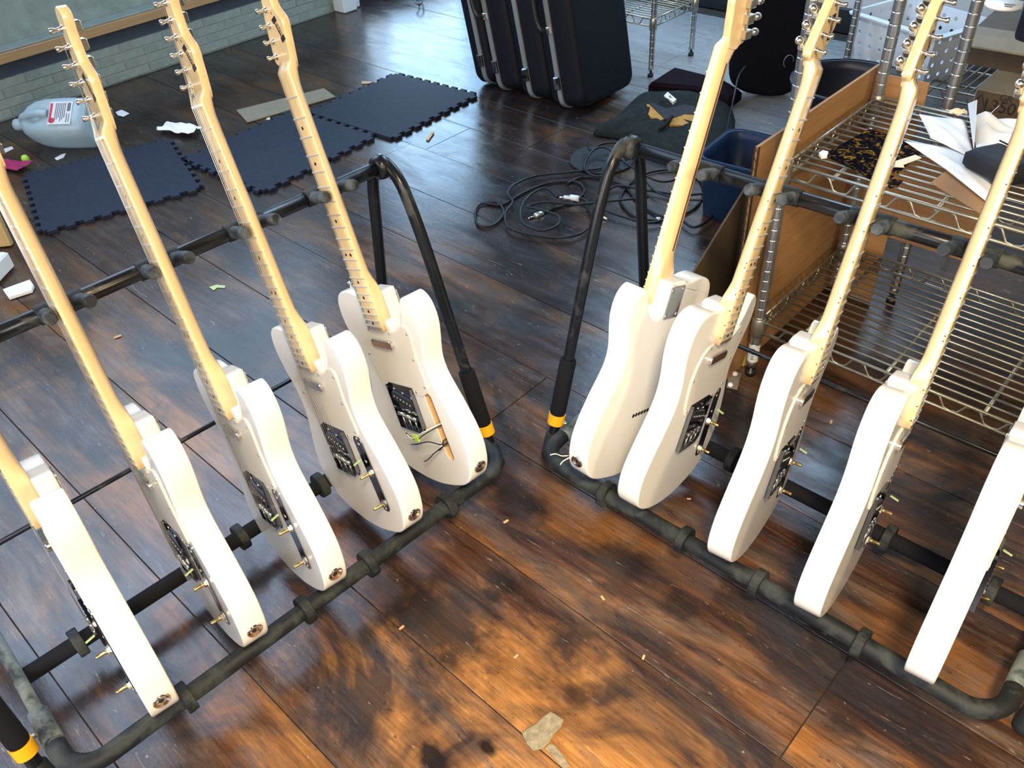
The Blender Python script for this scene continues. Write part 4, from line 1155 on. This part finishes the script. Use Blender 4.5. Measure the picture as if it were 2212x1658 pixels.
curved_sheet('paper_sheet', ps([(1985, 248), (2010, 300), (2105, 345), (2085, 262)], 0.562), 0.010, 'note_paper', 'white note paper with faint marks beside the curled sheet', seed=3, curl=0.0)
q = ps([(2095, 262), (2110, 330), (2235, 330), (2225, 258)], 0.572)
curved_sheet('paper_sheet', q, 0.022, 'paper', 'curled white sheet at the back right of the upper shelf', seed=5)
# standing folded ears of the curled sheet
def ear(pts, label):
    mb = MB(); P = [Vector(p) for p in pts]; c = P[0].copy()
    mb.loft([[P[0]-c, P[1]-c], [P[3]-c, P[2]-c]], False, False, False)
    o = mb.build('folded_paper', 'paper'); o.location = c
    s_ = o.modifiers.new('thickness', 'SOLIDIFY'); s_.thickness = 0.0006
    tag(o, label, 'paper', 'white papers on the upper wire shelf')
b0, b1 = fl(2098, 268, 0.575), fl(2104, 326, 0.565)
ear([b1, b0, b0+Vector((-0.02, 0.01, 0.035)), b1+Vector((-0.030, 0.03, 0.085))], 'upright folded paper ear leaning left on the upper shelf')
ear([b1+Vector((0.006, 0, 0.002)), b0+Vector((0.012, 0, 0)), b0+Vector((0.035, 0.02, 0.040)), b0+Vector((0.02, 0.0, 0.012))], 'upright folded paper ear leaning right on the upper shelf')
pc = fl(2160, 362, 0.575)
rg = []
for z, e in ((0, 0.004), (0.006, 0.0), (0.026, 0.0), (0.034, 0.006), (0.036, 0.014)):
    rg.append([(p[0]*(1+0.05*math.sin(9*p[1]*30)), p[1], z+0.003*math.sin(40*p[0])) for p in rrect(-0.055+e, -0.040+e, 0.060-e, 0.040-e, 0.010, 4)])
pr_ = empty('black_pouch'); MB().loft(rg, True, True, True).build('pouch_body', 'pouch_black', pr_)
MB().tube([(-0.050, 0.030, 0.036), (0.0, 0.032, 0.0375), (0.052, 0.030, 0.036)], 0.0018, 6).build('zip', 'black_plastic', pr_)
pr_.matrix_world = at((pc.x, pc.y, 0.566), math.radians(-32))
tag(pr_, 'small black fabric pouch lying on the white papers', 'pouch')
flat('plastic_strip', [(1935, 349), (1977, 336), (1990, 342), (1950, 357), (1953, 362), (1930, 361)], 0.002, 'paper_cream', 'short cream plastic strip on the upper wire shelf', 'strip', z=0.556)
flat('cream_clip', [(1768, 336), (1776, 330), (1788, 333), (1786, 342), (1774, 343)], 0.006, 'bone_white', 'little cream clip at the left edge of the tortoiseshell sheet', 'clip')
crp = fl(2068, 247, 0.556); crumple('paper_curl', crp.x, crp.y, 0.035, 0.02, 0.022, 0.5, 'paper_cream', 8, 'small crumpled cream paper curl behind the note paper', 'paper', n=8, lift=0.555)
# brown kraft paper on the lower part seen between wires
flat('kraft_paper', [(2010, 395), (2050, 365), (2160, 440), (2130, 470)], 0.001, 'cardboard', 'brown kraft paper under the long white sheet', 'paper', z=0.5495+0.0012)

# ------------------------------------------------------------------ boxes on the rear unit
bx = tag(empty('cardboard_carton'), 'grey-brown carton printed 1350 behind the white papers', 'carton')
MB().box((-0.206, -0.15, 0), (0.206, 0.15, 0.224)).build('carton_body', 'cardboard_grey', bx)
MB().box((-0.203, -0.1512, 0.002), (0.203, -0.1502, 0.222)).build('front_panel', 'cardboard_dark', bx)
text_mesh('1350', 0.036, 'carton_print', 'black_ink', bx, Matrix.Translation((-0.150, -0.1515, 0.194)) @ Matrix.Rotation(PI/2, 4, 'X'))
text_mesh('GR', 0.020, 'carton_print', 'black_ink', bx, Matrix.Translation((-0.140, -0.1515, 0.2155)) @ Matrix.Rotation(PI/2, 4, 'X'))
mb = MB()
for p, q in (((-0.192, 0.214), (-0.158, 0.150)), ((-0.200, 0.196), (-0.192, 0.218)), ((-0.158, 0.150), (-0.120, 0.166))):
    mb.tube([(p[0], -0.1514, p[1]), (q[0], -0.1514, q[1])], 0.0012, 6)
mb.build('carton_print', 'black_ink', bx)
bx.matrix_world = at((-0.306, 2.182, 0.336), 0)
b2 = tag(empty('cardboard_carton'), 'open flapped carton on top of the printed one', 'carton')
MB().box((-0.19, -0.08, 0), (0.19, 0.09, 0.085)).build('carton_body', 'cardboard_dark', b2)
MB().box((-0.19, -0.09, 0), (0.19, 0.0, 0.004), Matrix.Translation((0, -0.080, 0.082)) @ Matrix.Rotation(math.radians(10), 4, 'X')).build('carton_flap', 'cardboard_grey', b2)
b2.matrix_world = at((-0.40, 2.255, 0.5615), math.radians(3))
dsk = tag(empty('white_disc'), 'white round plate with a dark slot on the rear unit shelf', 'plate')
MB().lathe([(0.030, 0.0), (0.032, 0.003), (0.031, 0.007), (0.002, 0.007)], (0, 0, 0), (0, 0, 1), 36).build('plate', 'paper', dsk)
MB().box((0.002, -0.014, 0.0071), (0.020, -0.008, 0.0076)).build('slot', 'black_ink', dsk); MB().box((0.004, -0.026, 0.0071), (0.017, -0.020, 0.0076)).build('slot', 'black_ink', dsk)
q = fl(2166, 14, 0.806); dsk.matrix_world = at((q.x, q.y, 0.806), 0.2)
bt = MB().lathe([(0.0, 0.0), (0.022, 0.0), (0.024, 0.006), (0.024, 0.16), (0.022, 0.168)], (0, 0, 0), (0, 0, 1), 24).build('hanging_roll', 'navy_plastic')
q = fl(2224, 84, 0.8065); bt.location = (q.x, q.y, 0.8065)
tag(bt, 'dark blue roll standing at the upper right corner', 'roll')

# ------------------------------------------------------------------ gig bag behind the reversed guitar
gb = empty('gig_bag')
ol = [(-0.02, 0.0), (0.06, 0.005), (0.11, 0.03), (0.145, 0.08), (0.160, 0.16), (0.162, 0.30), (0.150, 0.42), (0.135, 0.60), (0.120, 0.90), (0.02, 1.02), (-0.10, 0.95), (-0.135, 0.60), (-0.150, 0.42), (-0.160, 0.30), (-0.158, 0.16), (-0.140, 0.06), (-0.10, 0.015)]
o2 = [Vector((p.x, p.y)) for p in spline([(x, z, 0) for x, z in ol], 4, True)]
rg = []
for y, d in ((-0.045, 0.022), (-0.040, 0.008), (-0.028, 0.0), (0.028, 0.0), (0.040, 0.008), (0.045, 0.022)):
    o = inset(o2, d) if d else o2
    rg.append([(p.x, y, p.y) for p in o])
MB().loft(rg, True, True, True).build('bag_body', 'gig_bag', gb)
MB().tube([(p.x, -0.0, p.y) for p in inset(o2, -0.002)], 0.004, 6, closed=True).build('zip', 'black_plastic', gb)
MB().loft([[(-0.165, -0.03, 0.30), (-0.155, -0.045, 0.30), (-0.155, -0.045, 0.34), (-0.165, -0.03, 0.34)], [(-0.20, -0.05, 0.24), (-0.19, -0.06, 0.24), (-0.185, -0.06, 0.28), (-0.195, -0.05, 0.28)]], True, True).build('strap_end', 'gig_bag', gb)
MB().tube([(0.055+0.018*math.cos(a), -0.0465, 0.145+0.024*math.sin(a)) for a in (2*PI*i/20 for i in range(15))], 0.0012, 6).build('badge_ring', 'aluminium', gb)
gb.matrix_world = Matrix.Translation((-1.535, 3.03, 0.008)) @ rz(math.radians(40)) @ Matrix.Rotation(math.radians(8), 4, 'Y')
tag(gb, 'black guitar gig bag standing behind the neck of the reversed guitar', 'gig bag')

# ------------------------------------------------------------------ canvas bag with yellow lining
def bag():
    root = empty('canvas_bag')
    px = [(1282, 290), (1325, 262), (1375, 222), (1420, 205), (1500, 212), (1580, 240), (1575, 330), (1500, 360), (1410, 345), (1365, 312), (1320, 300)]
    q = [fl(*p) for p in px]; c = sum(q, Vector())/len(q)
    ol = [Vector(((p-c).x, (p-c).y, 0)) for p in q]
    o2 = spline(ol, 3, True)
    rg = []
    for k, (sc, z) in enumerate(((1.0, 0.001), (1.0, 0.010), (0.94, 0.026), (0.80, 0.044), (0.55, 0.056), (0.28, 0.060))):
        rg.append([(p.x*sc, p.y*sc, z+(0.008*math.sin(i*0.9+k) if k > 1 else 0)) for i, p in enumerate(o2)])
    MB().loft(rg, True, True, True).build('bag_body', 'canvas', root)
    # open mouth with yellow lining
    def loc(u, v, z): p = fl(u, v, z)-c; return p
    m1 = [loc(1394, 226, 0.060), loc(1408, 225, 0.066), loc(1434, 256, 0.068), (loc(1426, 262, 0.062)), loc(1405, 252, 0.060), loc(1393, 240, 0.059)]
    m2 = [loc(1452, 254, 0.066), loc(1478, 247, 0.070), loc(1522, 250, 0.070), loc(1514, 272, 0.060), loc(1446, 270, 0.060)]
    dk = [loc(1402, 222, 0.068), loc(1412, 223, 0.069), loc(1440, 234, 0.070), loc(1480, 226, 0.071), loc(1500, 230, 0.071), loc(1522, 250, 0.0705), loc(1478, 247, 0.0705), loc(1452, 254, 0.069), loc(1436, 258, 0.069)]
    for nm, pts, mt in (('lining', m1, 'yellow_lining'), ('lining', m2, 'yellow_lining'), ('bag_mouth', dk, 'canvas_dark')):
        a = sum(pts[i-1].x*pts[i].y-pts[i].x*pts[i-1].y for i in range(len(pts)))
        if a < 0: pts = list(reversed(pts))
        mb = MB(); mb.loft([[p-Vector((0, 0, 0.012)) for p in pts], pts], True, True); mb.build(nm, mt, root)
    MB().tube(spline([loc(1425, 280, 0.063), loc(1440, 266, 0.072), loc(1452, 252, 0.076)], 4), 0.007, 6).build('strap', 'canvas', root)
    lab = [loc(1434, 210, 0.062), loc(1442, 202, 0.062), loc(1461, 218, 0.062), loc(1454, 224, 0.062)]
    a = sum(lab[i-1].x*lab[i].y-lab[i].x*lab[i-1].y for i in range(4))
    if a < 0: lab.reverse()
    mb = MB(); mb.loft([[p-Vector((0, 0, 0.006)) for p in lab], [p+Vector((0, 0, 0.006)) for p in lab]], True, True); l = mb.build('sewn_label', 'paper_cream', root)
    cc = sum(lab, Vector())/4+Vector((0, 0, 0.0062))
    mb = MB()
    for dx in (-0.014, -0.005, 0.004): mb.box((dx, -0.004, -0.0001), (dx+0.006, 0.004, 0.0004), Matrix.Translation(cc) @ rz(math.radians(-38)))
    mb.build('label_print', 'black_ink', l)
    root.location = (c.x, c.y, 0.001)
    tag(root, 'dark canvas bag with yellow lining slumped on the floor', 'bag')
bag()
q = [fl(*p) for p in [(1400, 205), (1455, 170), (1560, 196), (1600, 222), (1570, 240), (1500, 215)]]; c = sum(q, Vector())/len(q)
ol = [((p-c).x, (p-c).y) for p in q]
if sum(ol[i-1][0]*ol[i][1]-ol[i][0]*ol[i-1][1] for i in range(len(ol))) < 0: ol.reverse()
o = prism(MB(), ol, 0, 0.05, None, 0.012).build('folded_cloth', 'maroon_cloth'); o.location = (c.x, c.y, 0.001)
tag(o, 'dark maroon folded cloth behind the canvas bag', 'cloth')
o = prism(MB(), [(p.x, p.y) for p in spline([(0.115*math.cos(a)*(1+0.05*math.sin(3*a)), 0.105*math.sin(a), 0) for a in (2*PI*i/12 for i in range(12))], 3, True)], 0, 0.006, None, 0.002).build('rubber_pad', 'foot_rubber')
q = fl(1297, 348); o.location = (q.x, q.y, 0.0015); tag(o, 'flat dark round rubber pad under the black cables', 'pad')

# ------------------------------------------------------------------ cables
NC = [0]
def cable(pts, label, r=0.0042, plugs=(), name='cable', z=0.006):
    root = empty(name); z = z+0.0088*(NC[0] % 4); NC[0] += 1
    P = []
    for i, p in enumerate(pts):
        q = fl(p[0], p[1]); P.append(Vector((q.x, q.y, z+(p[2] if len(p) > 2 else 0))))
    c = P[0].copy(); c.z = 0
    path = spline([p-c for p in P], 7)
    MB().tube(path, r, 8).build('lead', 'cable_rubber', root)
    for end in plugs:
        i = 0 if end == 0 else -1; j = 1 if end == 0 else -2
        d = (path[i]-path[j]).normalized(); e = path[i]
        pg = MB().tube([e-d*0.004, e, e+d*0.030, e+d*0.032], [0.005, 0.0085, 0.0085, 0.005], 12).build('plug', 'aluminium', root)
        MB().tube([e+d*0.032, e+d*0.050, e+d*0.053, e+d*0.058], [0.0034, 0.0034, 0.0022, 0.0008], 10).build('plug_tip', 'chrome', pg)
    root.location = c
    return tag(root, label, 'cable', 'tangled black cables')
cable([(1172, 463), (1200, 452), (1240, 440), (1262, 415), (1240, 395), (1180, 400), (1130, 420), (1085, 445), (1040, 443), (1027, 465), (1035, 490), (1065, 490), (1088, 465), (1078, 442), (1060, 440), (1048, 442)],
      'black cable with a small closed loop at the left of the tangle', plugs=(0,))
cable([(1238, 437), (1262, 440), (1275, 458), (1278, 490), (1250, 515), (1200, 522), (1145, 515), (1100, 500), (1092, 470), (1108, 445), (1098, 425), (1115, 405), (1160, 388), (1230, 380), (1300, 372)],
      'black cable making the widest loops toward the left rack', plugs=(0,))
cable([(1205, 440), (1180, 420), (1150, 432), (1128, 460), (1130, 495), (1170, 512), (1205, 500), (1205, 480), (1160, 465), (1140, 460), (1180, 450), (1240, 455), (1300, 450), (1400, 440)],
      'black cable whose loop lies inside the widest one')
cable([(1270, 330, 0.01), (1275, 350, 0.012), (1300, 336, 0.012), (1340, 338, 0.012), (1330, 380), (1290, 400), (1262, 380), (1280, 350, 0.01), (1310, 345, 0.012), (1350, 370), (1420, 410), (1470, 400), (1480, 370)],
      'black cable arching over the round rubber pad')
cable([(1225, 400), (1265, 385), (1340, 400), (1380, 440), (1430, 470), (1490, 460), (1520, 420), (1500, 380), (1440, 370), (1380, 385), (1340, 430), (1370, 470), (1420, 480)],
      'black cable knotted behind the far leg of the right rack')
cable([(1300, 460), (1340, 475), (1400, 490), (1460, 480), (1500, 500), (1540, 470), (1530, 430), (1470, 430), (1400, 420), (1330, 410), (1300, 440)],
      'black cable coiled under the reversed guitar')
cable([(1350, 360), (1390, 350), (1450, 360), (1520, 390), (1560, 400), (1545, 440), (1480, 445), (1420, 430), (1390, 400)], 'thin black cable at the right end of the tangle', r=0.0032)
# cord hanging in from above near the far wall
cable([(900, -20), (905, 8), (899, 18), (908, 24), (914, 12), (908, -10)], 'short loop of dark cord on the floor near the far window', r=0.004)
o = MB().tube([(0, 0, 0), (0.030, 0, 0)], 0.010, 14).build('adapter_plug', 'label_white'); q = fl(1232, 436); o.matrix_world = at((q.x, q.y, 0.016), math.radians(20)); tag(o, 'white cylindrical adapter lying among the black cables', 'adapter')
o = MB().tube(spline([(0, 0, 0), (0.02, 0.006, 0.002), (0.045, 0.0, 0)], 4), 0.0032, 8).build('cream_tie', 'paper_cream'); q = fl(1282, 470); o.matrix_world = at((q.x, q.y, 0.005), math.radians(15)); tag(o, 'cream cable tie beside the far leg of the right rack', 'cable tie')
o = MB().tube([(0, 0, 0), (0.02, 0, 0)], 0.006, 10).build('metal_connector', 'chrome'); q = fl(1416, 476); o.matrix_world = at((q.x, q.y, 0.008), math.radians(10)); tag(o, 'small metal connector right of the far rear leg of the right rack', 'connector')

# ------------------------------------------------------------------ bins
def bin_(cx, cy, w, d, hgt, r, ang, mat, label, ribs=True):
    root = empty('plastic_bin')
    def ringz(sc, z): return [(p[0]*sc, p[1]*sc, z) for p in rrect(-w/2, -d/2, w/2, d/2, r, 6)]
    rg = [ringz(0.86, 0.0), ringz(0.88, 0.004), ringz(0.985, hgt-0.03), ringz(1.0, hgt-0.028), ringz(1.03, hgt-0.004), ringz(1.02, hgt), ringz(0.975, hgt-0.002), ringz(0.95, hgt-0.03), ringz(0.85, 0.012)]
    mb = MB(); mb.loft(rg, True, True, True); mb.build('bin_shell', mat, root)
    rg = [ringz(1.036, hgt-0.007), ringz(1.04, hgt-0.003), ringz(1.03, hgt+0.0015), ringz(1.01, hgt+0.0012)]
    MB().loft(rg, True, False, True).build('rim', mat, root)
    root.matrix_world = at((cx, cy, 0.001), ang)
    return tag(root, label, 'bin')
bin_(-1.075, 2.175, 0.30, 0.24, 0.20, 0.045, math.radians(5), 'blue_plastic', 'blue plastic bin to the left of the cardboard box side')
bin_(-0.99, 2.52, 0.34, 0.34, 0.33, 0.165, 0, 'navy_plastic', 'round navy tub behind the cardboard box side')
cable([(1595, 262, 0.20), (1580, 290, 0.205), (1572, 320, 0.18), (1562, 350, 0.1), (1555, 385, 0.02)], 'thin cable hanging over the rim of the blue bin', r=0.003)
# plastic bag of feet and a yellow strap by the shelf post
slab('clear_packet', [(1576, 800), (1601, 808), (1592, 843), (1569, 838)], 0.001, 'clear_film', 'clear packet with two white pellets by the shelf post', 'packet')
for u, v, w in ((1587, 812, 'upper'), (1577, 836, 'lower')):
    o = MB().lathe([(0.0, 0.0), (0.006, 0.001), (0.007, 0.005), (0.005, 0.009), (0.0, 0.010)], (0, 0, 0), (0, 0, 1), 12).build('white_pellet', 'paper')
    q = fl(u, v); o.location = (q.x, q.y, 0.0027); tag(o, w+' white pellet on the clear packet by the shelf post', 'pellet', 'pellets in the packet')
q = fl(1603, 790)
o = MB().loft([[(-0.012, 0, 0.001), (0.012, 0, 0.001), (0.012, 0.002, 0.001), (-0.012, 0.002, 0.001)], [(-0.010, 0.01, 0.05), (0.012, 0.01, 0.05), (0.012, 0.012, 0.05), (-0.010, 0.012, 0.05)], [(-0.006, 0.03, 0.10), (0.010, 0.03, 0.10), (0.010, 0.032, 0.10), (-0.006, 0.032, 0.10)]], True, True).build('yellow_strap', 'yellow_strap')
o.matrix_world = at((q.x, q.y, 0), math.radians(40)); tag(o, 'yellow webbing strap hanging by the foot of the shelf post', 'strap')
